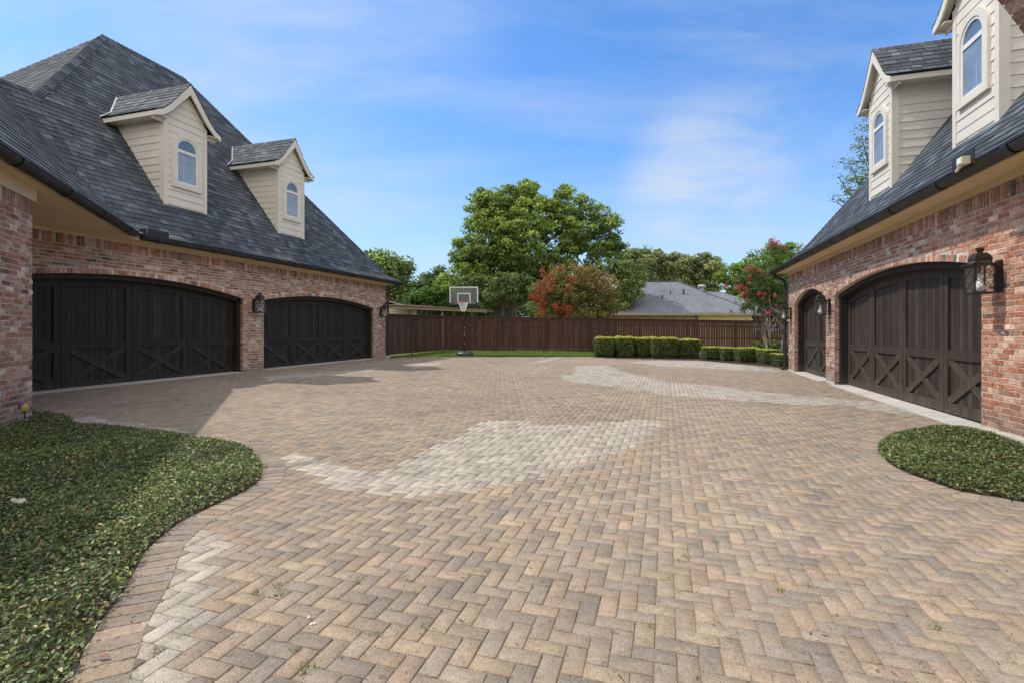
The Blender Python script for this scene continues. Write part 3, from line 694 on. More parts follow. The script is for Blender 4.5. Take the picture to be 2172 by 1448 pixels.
# brick archway that crosses the drive overhead, only its right springing shows
mb = MB(); m2 = MB(); AX, AY = V(1,0,0), V(0,1,0); acx, acz, aR = 1.55, .35, 4.46
AF = Frame((acx, 5.0), (-1, 0), (0, -1))
for k in range(40):
    t0, t1 = math.radians(2+62*k/40), math.radians(2+62*(k+1)/40)
    q = [(aR*math.cos(t0), aR*math.sin(t0)), (aR*math.cos(t1), aR*math.sin(t1)), ((aR+.62)*math.cos(t1), (aR+.62)*math.sin(t1)), ((aR+.62)*math.cos(t0), (aR+.62)*math.sin(t0))]
    m2.hexa([AF.W(x,0,z+acz) for x, z in q]+[AF.W(x,.45,z+acz) for x, z in q], (.5,.5,.5))
    for (ra, rb) in ((aR-.012, aR+.2), (aR+.211, aR+.42), (aR+.431, aR+.625)):
        for (va_, vb_) in ((-.01, .215), (.228, .46)):
            n_ = 1
            ta, tb = t0+.001, t1-.002
            q = [(ra*math.cos(ta), ra*math.sin(ta)), (ra*math.cos(tb), ra*math.sin(tb)), (rb*math.cos(tb), rb*math.sin(tb)), (rb*math.cos(ta), rb*math.sin(ta))]
            j = random.uniform(-.012, .006)
            mb.hexa([AF.W(x,va_,z+acz+j) for x, z in q]+[AF.W(x,vb_,z+acz+j) for x, z in q], brick_col())
m2.box((6.05, 4.56, -.2), (6.45, 4.99, 3.9))
t = thing('brick_archway', 'red brick arch crossing overhead, its ragged underside showing in the top right corner', 'archway', (6.0, 5.2, 0))
m2.build('arch_core', M['mortar'], t); mb.build('arch_bricks', M['brick'], t)

# ------------------------------------------------------------------ ground, drive, beds
def gpts(px): return [on_ground(*p) for p in px]
def poly_mesh(name, pts, dz, mat, kind='structure'):
    import bmesh
    bm = bmesh.new(); vs = [bm.verts.new((p[0], p[1], G(p[0], p[1])+dz)) for p in pts]; f = bm.faces.new(vs)
    if f.normal.z < 0: f.normal_flip()
    bmesh.ops.triangulate(bm, faces=[f]); me = bpy.data.meshes.new(name); bm.to_mesh(me); bm.free(); me.materials.append(mat)
    o = bpy.data.objects.new(name, me); COL.objects.link(o); o['kind'] = kind; return o
mb = MB(); xs = [-900,-300,-100,-40,-14,-7,0,8,16,40,100,300,900]; ys = [-60,-6,0,6,12,18,24,30,45,80,150,400,1500]
for i in range(len(xs)-1):
    for j in range(len(ys)-1):
        q = [(xs[i],ys[j]), (xs[i+1],ys[j]), (xs[i+1],ys[j+1]), (xs[i],ys[j+1])]
        mb.face([(x, y, G(x, y)-.06) for x, y in q], (.2,.2,.1))
tag(mb.build('ground', M['ground']), kind='structure')

back = gpts([(870,757.5),(900,754.5),(940,752),(1000,750),(1060,750),(1130,751.5),(1190,753),(1255,756.5),(1310,760),(1400,762),(1487,764),(1530,768),(1600,774),(1640,778),(1668,783)])
lw = [LF.W(16,-.02,0), LF.W(-.1,-.02,0)]; rw = [RF.W(0,-.02,0), RF.W(16,-.02,0)]
drive = [(p[0], p[1]) for p in lw+back+rw]+[(3.9, -1.2), (-3.0, -1.2)]
bl_px = [(249,909),(310,917),(373,926),(456,936),(518,953),(547,975),(555,999),(539,1028),(477,1061),(394,1099),(344,1136),(311,1165),(286,1206),(265,1248),(232,1293),(195,1347),(174,1389),(145,1450),(100,1540)]
edgeL = smooth_closed(gpts(bl_px), 6)
bedL = [(p[0], p[1]) for p in gpts([(60,872),(153,888),(149,902)])+edgeL]+[(-1.35, .6), (-4.9, .6), (-5.2, 3.2), (-6.9, 7.3)]
br_px = [(2300,1086),(2172,1064),(2099,1052),(2033,1040),(1971,1019),(1917,999),(1888,982),(1868,963),(1865,949),(1880,933),(1917,919),(1992,911),(2074,913)]
edgeR = smooth_closed(gpts(br_px), 6)
wl = RF.W(10.75,.06,0); we = RF.W(14.2,.06,0)
bedR = [(p[0], p[1]) for p in edgeR]+[(wl[0], wl[1]), (we[0], we[1])]
poly_mesh('driveway_base', drive, -.008, M['joint'])
poly_mesh('planting_bed', bedL, .004, M['soil']); poly_mesh('planting_bed', bedR, .004, M['soil'])

PW = .090
white_px = [[(606,968),(630,960),(704,978),(788,1007),(821,993),(862,972),(906,954),(935,939),(972,925),(1005,900),(1024,891),(1105,890),(1160,902),(1252,896),(1333,889),(1405,891),(1400,914),(1363,936),(1326,954),(1274,976),(1171,996),(1164,1006),(1068,1020),(995,1042),(950,1040),(891,1046),(803,1055),(766,1042),(713,1034),(671,1028),(680,1010),(622,987)],
 [(1182,797),(1215,793),(1223,775),(1289,774),(1319,786),(1359,797),(1422,810),(1500,816),(1638,833),(1776,845),(1862,850),(1966,878),(1897,876),(1845,870),(1793,858),(1707,858),(1638,853),(1500,843),(1422,838),(1355,827),(1289,818),(1215,810)],
 [(1325,766),(1400,764),(1500,766),(1600,776),(1665,788),(1600,786),(1500,780),(1400,776)],
 [(1120,770),(1180,757),(1196,756),(1150,769)],
 [(850,772),(930,768),(940,772),(880,779)],
 [(560,798),(700,788),(800,779),(790,786),(640,800),(570,806)],
 [(150,886),(200,880),(250,892),(330,900),(430,925),(380,925),(250,907),(160,903)],
 [(418,1118),(432,1113),(476,1148),(456,1181),(430,1196),(452,1235),(443,1293),(423,1364),(352,1445),(265,1470),(290,1368),(331,1273),(360,1202)]]
white = [[(p[0], p[1]) for p in gpts(w)] for w in white_px]
drv = np.array(drive); A_ = LF.d[:2]; B_ = LF.n[:2]
rowsV, rowsF, rowsC = [], [], []
TAN = [((.47,.355,.245),5),((.445,.345,.25),4.5),((.40,.325,.25),4.5),((.335,.285,.235),2.6),((.475,.375,.25),2.2),((.465,.335,.24),1.6),((.285,.245,.21),1.5),((.42,.345,.265),3.5)]
TW = [b for _, b in TAN]
def lowfreq(x, y): return .5+.25*math.sin(.9*x+1.3*math.sin(.5*y))+.25*math.sin(1.1*y+.8*x+2)
cells = []
for i in range(0, 372):
    for j in range(-20, 260):
        m = (i-j) % 4
        if m == 0: cells.append((i, j, i+2, j+1))
        elif m == 3: cells.append((i, j, i+1, j+2))
cells = np.array(cells, float)
orig = LF.C[:2]+A_*1.0-B_*.4                     # pattern origin by the far left corner, i runs back along the wall
def toxy(i, j): i = 330-i; return orig[0]-A_[0]*i*PW+B_[0]*j*PW, orig[1]-A_[1]*i*PW+B_[1]*j*PW
cx, cy = toxy((cells[:,0]+cells[:,2])/2, (cells[:,1]+cells[:,3])/2)
keep = inside(drive, cx, cy)&(cy > -.6)&~inside(bedL, cx, cy)&~inside(bedR, cx, cy)
cells = cells[keep]; cx = cx[keep]; cy = cy[keep]
wm = np.zeros(len(cx), bool)
for w in white: wm |= inside(w, cx, cy)
g2 = .0022; bv = .0042
for k in range(len(cells)):
    i0, j0, i1, j1 = cells[k]; x, y = cx[k], cy[k]
    if wm[k]:
        kk = random.uniform(.80, 1.04); c = (.425*kk, .38*kk, .315*kk)
        if random.random() < .06: c = (.30, .26, .215)
    else:
        lf = lowfreq(x, y); c = random.choices(TAN, TW)[0][0]; kk = random.uniform(.88, 1.1)*(.93+.14*lf)*.74
        av = (.395,.325,.25); mixf = .38; c = tuple((p*(1-mixf)+q*mixf)*kk for p, q in zip(c, av))
    h = random.uniform(-.002, .0015); tx, ty = random.uniform(-.008, .008), random.uniform(-.008, .008)
    n0 = len(rowsV)
    ins = .0022/PW
    for (ins_, dz) in ((g2/PW, -.011), ((g2+.0008)/PW, -.004), ((g2+bv)/PW, 0)):
        for (ii, jj) in ((i0+ins_, j0+ins_), (i1-ins_, j0+ins_), (i1-ins_, j1-ins_), (i0+ins_, j1-ins_)):
            X, Y = toxy(ii, jj); rowsV.append((X, Y, G(X, Y)+h+dz+(X-x)*tx+(Y-y)*ty))
    F_ = [(n0+8, n0+9, n0+10, n0+11)]
    for L_ in (0, 4):
        for q in range(4): F_.append((n0+L_+q, n0+L_+(q+1) % 4, n0+L_+4+(q+1) % 4, n0+L_+4+q))
    rowsF += F_; rowsC += [c]+[tuple(v*.9 for v in c)]*4+[tuple(v*1.0 for v in c)]*4
o = fast_mesh('driveway', np.array(rowsV), np.array(rowsF), np.array(rowsC), M['paver']); o['kind'] = 'structure'
def border(edge, side, wid=.205):
    mb = MB(); pts = [V(p[0], p[1], 0) for p in edge]; d = [0]
    for a_, b_ in zip(pts, pts[1:]): d.append(d[-1]+np.linalg.norm(b_-a_))
    n = int(d[-1]/.098)
    def P(t):
        i = max(0, min(np.searchsorted(d, t)-1, len(pts)-2)); f_ = (t-d[i])/(d[i+1]-d[i]+1e-9); p = pts[i]+(pts[i+1]-pts[i])*f_
        i2 = max(0, i-2); i3 = min(len(pts)-1, i+3); tg = pts[i3]-pts[i2]; tg /= np.linalg.norm(tg); return p, V(-tg[1], tg[0], 0)*side
    for k in range(n):
        t0, t1 = d[-1]*k/n+.003, d[-1]*(k+1)/n-.003; (p, np_), (q, nq) = P(t0), P(t1)
        c = random.choices(TAN, TW)[0][0]; kk = random.uniform(.60, .80); c = tuple((x*.65+g_*.35)*kk for x, g_ in zip(c, (.37,.31,.255)))
        def at(p_, nn, off, dz): X = p_+nn*off; return (X[0], X[1], G(X[0], X[1])+dz)
        h = random.uniform(.002, .005)
        lo = [at(p,np_,.002,-.012), at(q,nq,.002,-.012), at(q,nq,wid,-.012), at(p,np_,wid,-.012)]
        pe, qe = p+(q-p)*.05, q+(p-q)*.05
        hi = [at(pe,np_,.008,h), at(qe,nq,.008,h), at(qe,nq,wid-.006,h), at(pe,np_,wid-.006,h)]
        if side < 0: lo, hi = lo[::-1], hi[::-1]
        mb.hexa(lo+hi, c)
    return tag(mb.build('driveway_edging', M['paver']), kind='structure')
def orient(edge, bed):
    p, q = edge[len(edge)//2], edge[len(edge)//2+1]; t = q-p; nn = V(-t[1], t[0]); nn /= np.linalg.norm(nn)
    return -1 if inside(bed, [p[0]+nn[0]*.1], [p[1]+nn[1]*.1])[0] else 1
border(edgeL, orient(edgeL, bedL)); border(edgeR, orient(edgeR, bedR))

# mulch under the hedges and the turf strip at the fence
mul = [(p[0], p[1]) for p in gpts([(1262,758),(1310,760.5),(1400,762.5),(1487,764.5),(1530,768.5),(1600,774.5),(1640,778.5),(1668,783.5)])]+[(10.3,17.6), (15.5,27.9), (4.1,27.9)]
poly_mesh('mulch_bed', mul, -.002, M['mulch'])
tur = [(p[0], p[1]) for p in gpts([(826,759),(870,757.3),(900,754.3),(940,751.8),(1000,749.8),(1060,749.8),(1130,751.3),(1190,752.8),(1255,756.3)])]+[(4.4,25.2), (5.2,27.95), (-3.9,27.95), (-5.5,22.3)]
poly_mesh('turf', tur, .006, M['turf'])

def leaf_quads(P, Nn, size, col, aspect=.55, fold=.18):
    """P (n,3) centres, Nn normals, size (n,), col (n,3): pointed leaves of two folded quads"""
    n = len(P); r = RNG.normal(size=(n,3)); Nn = Nn/np.linalg.norm(Nn, axis=1, keepdims=True)
    t = np.cross(Nn, r); t /= np.linalg.norm(t, axis=1, keepdims=True)+1e-9; s = np.cross(Nn, t); sz = size[:,None]
    b_ = P-t*sz*.5; tip = P+t*sz*.5; w = aspect*sz*.5; up = Nn*sz*fold*.5
    v = np.stack([b_, P-t*sz*.14-s*w+up, P+t*sz*.2-s*w*.8+up, tip, P+t*sz*.2+s*w*.8+up, P-t*sz*.14+s*w+up], 1).reshape(-1, 3)
    k = np.arange(n)[:,None]*6; f = np.concatenate([k+np.array([[0,1,2,3]]), k+np.array([[0,3,4,5]])], 0)
    return v, f, np.concatenate([col, col*.92], 0)
def simple_quads(P, Nn, size, col, aspect=.6):
    n = len(P); r = RNG.normal(size=(n,3)); Nn = Nn/(np.linalg.norm(Nn, axis=1, keepdims=True)+1e-9)
    t = np.cross(Nn, r); t /= np.linalg.norm(t, axis=1, keepdims=True)+1e-9; s = np.cross(Nn, t); sz = size[:,None]
    v = np.stack([P-t*sz*.5, P-s*sz*aspect*.5, P+t*sz*.5, P+s*sz*aspect*.5], 1).reshape(-1, 3)
    f = np.arange(n*4).reshape(n, 4); return v, f, col
def pick(cols, w, n):
    idx = RNG.choice(len(cols), n, p=np.array(w)/sum(w)); return np.array(cols)[idx]
def ground_cover(name, poly, dens, hmax, label, size=.031):
    P = np.array(poly); x0, y0 = P.min(0); x1, y1 = P.max(0); n = int((x1-x0)*(y1-y0)*dens)
    x = RNG.uniform(x0, x1, n); y = RNG.uniform(y0, y1, n); k = inside(poly, x, y); x, y = x[k], y[k]; n = len(x)
    # distance to the edge shapes the mound
    d = np.full(n, 9.)
    Q = P; 
    for i in range(len(Q)):
        a_, b_ = Q[i], Q[(i+1) % len(Q)]; e = b_-a_; L2_ = e@e+1e-9; t = np.clip(((x-a_[0])*e[0]+(y-a_[1])*e[1])/L2_, 0, 1)
        d = np.minimum(d, np.hypot(x-a_[0]-t*e[0], y-a_[1]-t*e[1]))
    bump = .5+.22*np.sin(13*x+2*np.sin(9*y))*np.sin(11*y)+.25*np.sin(5.3*x+2.1*np.sin(3.1*y))+.25*np.sin(6.1*y+1.7*np.sin(4.3*x))
    x = x+RNG.normal(0, .018, n); y = y+RNG.normal(0, .018, n)
    h = hmax*(.35+.65*np.clip(d/.16, 0, 1))*(.7+.45*bump)
    z = np.array([G(a_, b_) for a_, b_ in zip(x, y)])+.01+h*RNG.uniform(.25, 1, n)**.6
    Nn = RNG.normal(size=(n,3))*.62+np.array([0,0,1.0])
    c = pick([(.064,.094,.034),(.09,.132,.040),(.145,.19,.05),(.24,.26,.085),(.33,.28,.15),(.085,.12,.062),(.27,.17,.085)], [5.5,6,4,1.6,.8,3,.9], n)
    patch = np.clip(.5+.5*np.sin(2.3*x+1.9*np.sin(1.7*y+1)), 0, 1)[:,None]
    c = c*RNG.uniform(.7, 1.35, (n,1))*(.95+.4*patch)
    v, f, cc = leaf_quads(np.stack([x,y,z],1), Nn, size*RNG.uniform(.6, 1.35, n), c)
    o = fast_mesh(name, v, f, cc, M['cover']); tag(o, label, 'ground cover', kind='stuff'); return o
ground_cover('ground_cover', bedL, 6200, .10, 'low dark green ground cover filling the large curved bed on the left, half in shade', .024)
ground_cover('ground_cover', bedR, 5200, .10, 'low sunlit green ground cover in the small rounded bed against the right wall', .029)
# grass blades
P = np.array(tur); n = 42000; x = RNG.uniform(P[:,0].min(), P[:,0].max(), n); y = RNG.uniform(P[:,1].min(), P[:,1].max(), n); k = inside(tur, x, y); x, y = x[k], y[k]; n = len(x)
z = np.array([G(a_, b_) for a_, b_ in zip(x, y)]); hh = RNG.uniform(.04, .10, n); an = RNG.uniform(0, 6.28, n); ln = RNG.uniform(-.05, .05, (n,2)); wd = .006
v = np.stack([np.stack([x-wd*np.cos(an), y-wd*np.sin(an), z], 1), np.stack([x+wd*np.cos(an), y+wd*np.sin(an), z], 1), np.stack([x+ln[:,0], y+ln[:,1], z+hh], 1)], 1).reshape(-1,3)
c = pick([(.12,.19,.03),(.17,.24,.045),(.09,.15,.03),(.22,.24,.08)], [4,3,3,1], n)
o = fast_mesh('lawn_grass', v, np.arange(n*3).reshape(n,3), c, M['grass']); tag(o, 'strip of green grass along the foot of the brown fence', 'grass', kind='stuff')
# weeds sprouting from the joints
vs, cs = [], []
for px, py in [(590,1240),(600,1255),(585,1262),(790,1345),(640,1425),(655,1418),(860,1225),(905,1330),(1440,1190),(1455,1180),(1520,1150),(1660,1250),(760,1235),(330,1385),(1710,1240),(1985,1330),(545,1255),(625,1380)]:
    p = on_ground(px, py)
    for q in range(16):
        a_ = random.uniform(0, 6.28); r_ = random.uniform(.01, .05); b0 = p+V(random.uniform(-.02,.02), random.uniform(-.02,.02), -.006); tip = b0+V(math.cos(a_)*r_, math.sin(a_)*r_, random.uniform(.01,.03)); sd = V(-math.sin(a_), math.cos(a_), 0)*.003
        vs += [b0-sd, b0+sd, tip]; cs.append(random.choice([(.16,.19,.06),(.30,.27,.12),(.12,.17,.05)]))
o = fast_mesh('joint_weeds', np.array(vs), np.arange(len(vs)).reshape(-1,3), np.array(cs), M['grass']); tag(o, 'tiny pale weeds sprouting from the paver joints', 'weeds', kind='stuff')

# seeds, twig bits and petals blown over the pavers
vs, cs = [], []
for q in range(420):
    px, py = random.uniform(150, 2172), 760+690*random.random()**1.3
    p = on_ground(px, py)
    if not inside(drive, [p[0]], [p[1]])[0] or inside(bedL, [p[0]], [p[1]])[0] or inside(bedR, [p[0]], [p[1]])[0] or p[1] < 1: continue
    a_ = random.uniform(0, 6.28); L_ = random.choice((.006, .008, .012, .02, .03)); w_ = random.uniform(.002, .006); d_ = V(math.cos(a_), math.sin(a_), 0); n_ = V(-d_[1], d_[0], 0)
    b0 = p+V(0,0,.004); vs += [b0-d_*L_/2-n_*w_/2, b0+d_*L_/2-n_*w_/3+V(0,0,.003), b0+d_*L_/2+n_*w_/2+V(0,0,.003), b0-d_*L_/2+n_*w_/2]; cs.append(random.choice([(.05,.035,.025),(.09,.06,.04),(.12,.09,.05),(.16,.05,.05),(.07,.06,.03)]))
o = fast_mesh('paving_litter', np.array(vs), np.arange(len(vs)).reshape(-1,4), np.array(cs), M['plain']); tag(o, 'specks of seeds and twig bits scattered over the pavers', 'litter', kind='stuff')

# two pebbles, a pale leaf, a red leaf
def blob(mb, c, r, col, sq=.6):
    n0 = len(mb.v); S_ = 7
    prof = [(r*math.sin(math.pi*i/5)*random.uniform(.8,1.1), -r*sq*math.cos(math.pi*i/5)) for i in range(6)]
    mb.lathe(c, [(max(a_, .0005), b_) for a_, b_ in prof], S_, col)
for (px, py, lab) in ((655,1311,'small white pebble on the pavers, the farther of two'), (660,1325,'larger white pebble on the pavers, the nearer of two')):
    p = on_ground(px, py); mb = MB()
    for q in range(2 if py > 1320 else 1): blob(mb, p+V(.014*q, .004*q, .006), .009-.002*q, (.62,.57,.50))
    tag(mb.build('pebble', M['plain']), lab, 'pebble', 'white pebbles on the pavers')
p = on_ground(35,1100)+V(0,0,.13); mb = MB(); pts = []
for k in range(22):
    t = 2*math.pi*k/22; r_ = .062*(.62+.38*abs(math.cos(2.5*t))); pts.append(p+V(r_*math.cos(t), r_*math.sin(t)*.8, .012*math.sin(3*t)))
for k in range(22): mb.face([p+V(0,0,.008), pts[k], pts[(k+1) % 22]], (.36,.34,.28))
mb.tube([pts[0], pts[0]+V(.03,-.02,-.01)], .002, 5, (.4,.35,.25))
tag(mb.build('fallen_leaf', M['plain']), 'pale dry lobed leaf lying on the left ground cover', 'leaf')
p = on_ground(500,1407)+V(0,0,.012)
p = on_ground(205,1400)+V(0,0,.014); mb = MB(); mb.face([p, p+V(.025,-.012,.008), p+V(.06,.0,.004), p+V(.028,.012,.01)], (.20,.10,.05)); mb.tube([p, p-V(.012,.003,.0)], .0015, 5, (.2,.1,.05))
tag(mb.build('fallen_leaf', M['plain']), 'brown dry leaf lying on the paver edging at the lower left', 'leaf')

# ------------------------------------------------------------------ wall lanterns
def make_lantern(label, loc, rz):
    """local frame: +Y out of the wall, plate on the wall at y=0"""
    t = thing('wall_lantern', label, 'lantern', loc, 'bronze wall lanterns on the garages', rz); ic = (.035,.027,.022)
    mb = MB(); mb.box((-.065,.0,-.20), (.065,.022,.21), ic); mb.box((-.05,.0225,-.18), (.05,.032,.19), ic); mb.build('wall_plate', M['iron'], t, world=False)
    mb = MB(); mb.tube([(0,.03,.14), (0,.07,.155), (0,.10,.15)], .014, 8, ic); mb.build('arm', M['iron'], t, world=False); mb = MB(); mb.tube([(0,.03,-.13), (0,.10,-.13)], .010, 8, ic); mb.build('arm', M['iron'], t, world=False)
    mb = MB(); h = .106; c0 = .215; zb, zt = -.205, .165
    for sx in (-1, 1):
        for sy in (-1, 1): mb.box((sx*h-.009,c0+sy*h-.009,zb+.013), (sx*h+.009,c0+sy*h+.009,zt-.013), ic)
    mb.box((-h-.018,c0-h-.018,zb-.012), (h+.018,c0+h+.018,zb+.012), ic)
    mb.box((-h-.03,c0-h-.03,zt-.012), (h+.03,c0+h+.03,zt+.010), ic)
    for s in (-1, 1):                                                    # crossed wires on each face, upper and lower pair
        for z0_, z1_ in ((zb+.015, (zb+zt)/2), ((zb+zt)/2, zt-.015)):
            for q in (0, 1):
                a_, b_ = (-h, h) if q == 0 else (h, -h)
                mb.tube([(a_, c0+s*(h+.009), z0_), (b_, c0+s*(h+.009), z1_)], .0042, 5, ic); mb.tube([(s*(h+.009), c0+a_, z0_), (s*(h+.009), c0+b_, z1_)], .0042, 5, ic)
    mb.build('cage', M['iron'], t, world=False)
    mb = MB(); n = 8; r = .088                                            # square domed hood with vent ring
    lv = [(1.0,.0),(1.0,.065),(.93,.095),(.77,.12),(.55,.137),(.3,.145)]
    for (ra, za), (rb, zb_) in zip(lv, lv[1:]):
        A = [(-r*ra,c0-r*ra,zt+.011+za), (r*ra,c0-r*ra,zt+.011+za), (r*ra,c0+r*ra,zt+.011+za), (-r*ra,c0+r*ra,zt+.011+za)]; B = [(-r*rb,c0-r*rb,zt+.011+zb_), (r*rb,c0-r*rb,zt+.011+zb_), (r*rb,c0+r*rb,zt+.011+zb_), (-r*rb,c0+r*rb,zt+.011+zb_)]
        for k in range(4): mb.face([A[k], A[(k+1) % 4], B[(k+1) % 4], B[k]], ic)
    mb.face(B, ic); mb.tube([(0,c0,zt+.15), (0,c0,zt+.175)], .024, 8, ic)
    mb.tube([(0,c0-.035,zt+.195), (0,c0+.035,zt+.195)], .028, 10, ic); m2 = mb
    for sx in (-1, 1):
        for k in range(5): m2.tube([(-.055+.0275*k, c0+sx*.0876, zt+.03), (-.055+.0275*k, c0+sx*.0892, zt+.03)], .006, 6, (.5,.48,.42)); m2.tube([(sx*.0876, c0-.055+.0275*k, zt+.03), (sx*.0892, c0-.055+.0275*k, zt+.03)], .006, 6, (.5,.48,.42))
    mb.build('hood', M['iron'], t, world=False)
    mb = MB()
    for s in (-1, 1): mb.face([(-h,c0+s*h,zb+.013), (h,c0+s*h,zb+.013), (h,c0+s*h,zt-.013), (-h,c0+s*h,zt-.013)]); mb.face([(s*h,c0-h,zb+.013), (s*h,c0+h,zb+.013), (s*h,c0+h,zt-.013), (s*h,c0-h,zt-.013)])
    mb.build('glass', M['glass'], t, world=False)
    mb = MB(); mb.lathe((0,c0,zb+.012), [(.03,0),(.055,.025),(.064,.06),(.052,.10),(.032,.14),(.024,.17),(.022,.24),(.001,.245)], 12, (.75,.73,.68)); mb.build('shade', M['bulb'], t, world=False)
    return t
def wall_loc(F, u, z): p = F.W(u, .008, z); return p
rzL = math.atan2(-LF.n[0], LF.n[1]); rzR = math.atan2(-RF.n[0], RF.n[1])
lan = make_lantern('bronze caged lantern on the sunlit brick at the near end of the right garage', wall_loc(RF, 11.07, .70), rzR)
for F, u, z, rz, lab in ((RF, 4.34, .63, rzR, 'bronze caged lantern between the single and double doors of the right garage'), (RF, .36, .60, rzR, 'bronze caged lantern at the far corner of the right garage beside the black downspout'),
                         (LF, 7.34, .76, rzL, 'dark caged lantern on the brick pier between the two left garage doors'), (LF, .42, .82, rzL, 'dark caged lantern at the far corner of the left garage by the downspout')):
    dup(lan, wall_loc(F, u, z), rz, lab)
# small landscape light at the foot of the left brick pier
p = WF.W(.47, .10, -1.02); t = thing('garden_spotlight', 'small yellowish garden spotlight with purple lens at the foot of the left brick wall', 'spotlight', p-V(0,0,.12))
mb = MB(); mb.lathe(p, [(.001,-.05),(.03,-.045),(.045,-.01),(.05,.03),(.03,.045),(.001,.05)], 12, (.42,.36,.10)); mb.build('housing', M['plain'], t)
mb = MB(); q = p-WD*.055+V(0,0,.03); mb.lathe(p+WD*(-.0)+V(-.02,-.03,.055), [(.001,-.03),(.028,-.02),(.032,.01),(.02,.03),(.001,.035)], 12, (.16,.08,.24)); mb.build('lens', M['plain'], t)
mb = MB(); mb.tube([p+V(0,0,.03), p+V(-.02,.05,.05), p+V(-.05,.12,.02), p+V(-.06,.16,-.05)], .006, 6, (.02,.015,.02)); mb.tube([p-V(0,0,.05), p-V(0,0,.22)], .009, 6, (.05,.04,.03)); mb.build('wire', M['plain'], t)

# ------------------------------------------------------------------ fences
def fence(name_label, A, B, zA, zB, gapf, posts, face):
    """A,B plan points; zA,zB world tops; face: +1/-1 side the pickets are on"""
    A, B = V(*A, 0), V(*B, 0); L = np.linalg.norm(B-A); d = (B-A)/L; nn = V(d[1], -d[0], 0)*face
    t = thing('wood_fence', name_label, 'fence', ((A[0]+B[0])/2, (A[1]+B[1])/2, G((A[0]+B[0])/2, (A[1]+B[1])/2)))
    top = lambda s: zA+(zB-zA)*s/L
    fc = lambda: (lambda k: (.076*k, .041*k, .031*k))(random.uniform(.75, 1.25))
    def P(s, o, z): q = A+d*s+nn*o; return (q[0], q[1], z)
    mb = MB(); s = .0
    while s < L:
        w = .142; g = gapf(s/L); e = min(s+w-g, L); gb = g*random.uniform(.6,1.3)+(.013*min(1, (s/L-.14)/.08+.35) if .14 < s/L < .46 else 0); zt = top(s)-.14; q = A+d*s; zb = G(q[0], q[1])+.05; c = fc()
        e2 = min(s+w-gb-.006, L); o0 = .001+.003*(int(s/w) % 2)
        if s/L < .46:
            zm = zb+random.uniform(.45, .8); e = s+w+.004
            mb.hexa([P(s,o0,zb), P(e2,o0,zb), P(e2,o0+.018,zb), P(s,o0+.018,zb), P(s,o0,zm), P(e,o0,zm), P(e,o0+.018,zm), P(s,o0+.018,zm)], c)
            mb.hexa([P(s,o0,zm), P(e,o0,zm), P(e,o0+.018,zm), P(s,o0+.018,zm), P(s,o0,zt), P(e,o0,zt), P(e,o0+.018,zt), P(s,o0+.018,zt)], c)
        else: mb.hexa([P(s,o0,zb), P(e2,o0,zb), P(e2,o0+.018,zb), P(s,o0+.018,zb), P(s,o0,zt), P(e,o0,zt), P(e,o0+.018,zt), P(s,o0+.018,zt)], c)
        s += w
    mb.build('picket', M['fencewood'], t).name = 'pickets'
    def strip(mb, o0, o1, za, zb_, s0=0, s1=L):
        mb.hexa([P(s0,o0,top(s0)+za), P(s1,o0,top(s1)+za), P(s1,o1,top(s1)+za), P(s0,o1,top(s0)+za), P(s0,o0,top(s0)+zb_), P(s1,o0,top(s1)+zb_), P(s1,o1,top(s1)+zb_), P(s0,o1,top(s0)+zb_)], fc())
    mb = MB(); strip(mb, -.06, .085, -.035, 0); mb.build('cap_board', M['fencewood'], t)
    mb = MB(); strip(mb, .0225, .045, -.18, -.036); mb.build('trim_board', M['fencewood'], t)
    for za in (-.32, -.98, -1.60):
        mb = MB(); strip(mb, -.05, -.004, za-.09, za); mb.build('rail', M['fencewood'], t)
    for sp in posts:
        mb = MB(); s0 = sp*L; q = A+d*s0; zb = G(q[0], q[1])-.05
        mb.hexa([P(s0-.05,.0225,zb), P(s0+.05,.0225,zb), P(s0+.05,.055,zb), P(s0-.05,.055,zb), P(s0-.05,.0225,top(s0)-.182), P(s0+.05,.0225,top(s0)-.182), P(s0+.05,.055,top(s0)-.182), P(s0-.05,.055,top(s0)-.182)], fc()); mb.build('post', M['fencewood'], t)
    return t
fence('dark brown wooden fence running along the back behind basketball hoop and hedges', (-3.86,28.0), (17.0,28.2), .86+CAMZ, .56+CAMZ, lambda f: (.001 if f < .14 else .001 if f < .46 else .017), [.0025, .139, .27, .40, .53, .66, .79, .92], 1)
fence('short dark brown fence section joining the left garage corner to the back fence', (-5.95,22.3), (-3.9,27.95), .80+CAMZ, .87+CAMZ, lambda f: .002, [.03, .45], 1)

# ------------------------------------------------------------------ basketball hoop
hb = V(-2.28, 24.1, G(-2.28, 24.1)); t = thing('basketball_hoop', 'portable basketball hoop with clear white framed backboard and black pole and base', 'basketball hoop', hb)
bk = (.014,.014,.015)
mb = MB(); lo = []; n = 24
def ov(r, z, rx=.42, ry=.36): return [hb+V(rx*r*math.cos(2*math.pi*k/n), ry*r*math.sin(2*math.pi*k/n)+.1, z) for k in range(n)]
rings = [ov(1,.0), ov(1.02,.05), ov(.97,.10), ov(.84,.155), ov(.55,.19), ov(.1,.20)]
for a_, b_ in zip(rings, rings[1:]):
    for k in range(n): mb.face([a_[k], a_[(k+1) % n], b_[(k+1) % n], b_[k]], (.03,.032,.036))
mb.face(rings[-1], (.03,.032,.036)); mb.build('base', M['plastic'], t, smooth=True)
for s in (-1, 1):
    mb = MB(); mb.tube([hb+V(s*.17-.02,-.275,.05), hb+V(s*.17+.02,-.275,.05)], .05, 12, (.02,.02,.02)); mb.build('wheel', M['plastic'], t)
for s in (-1, 1):
    mb = MB(); mb.tube([hb+V(s*.27,.15,.16), hb+V(s*.02,.01,.50)], .010, 6, bk); mb.build('brace', M['plastic'], t)
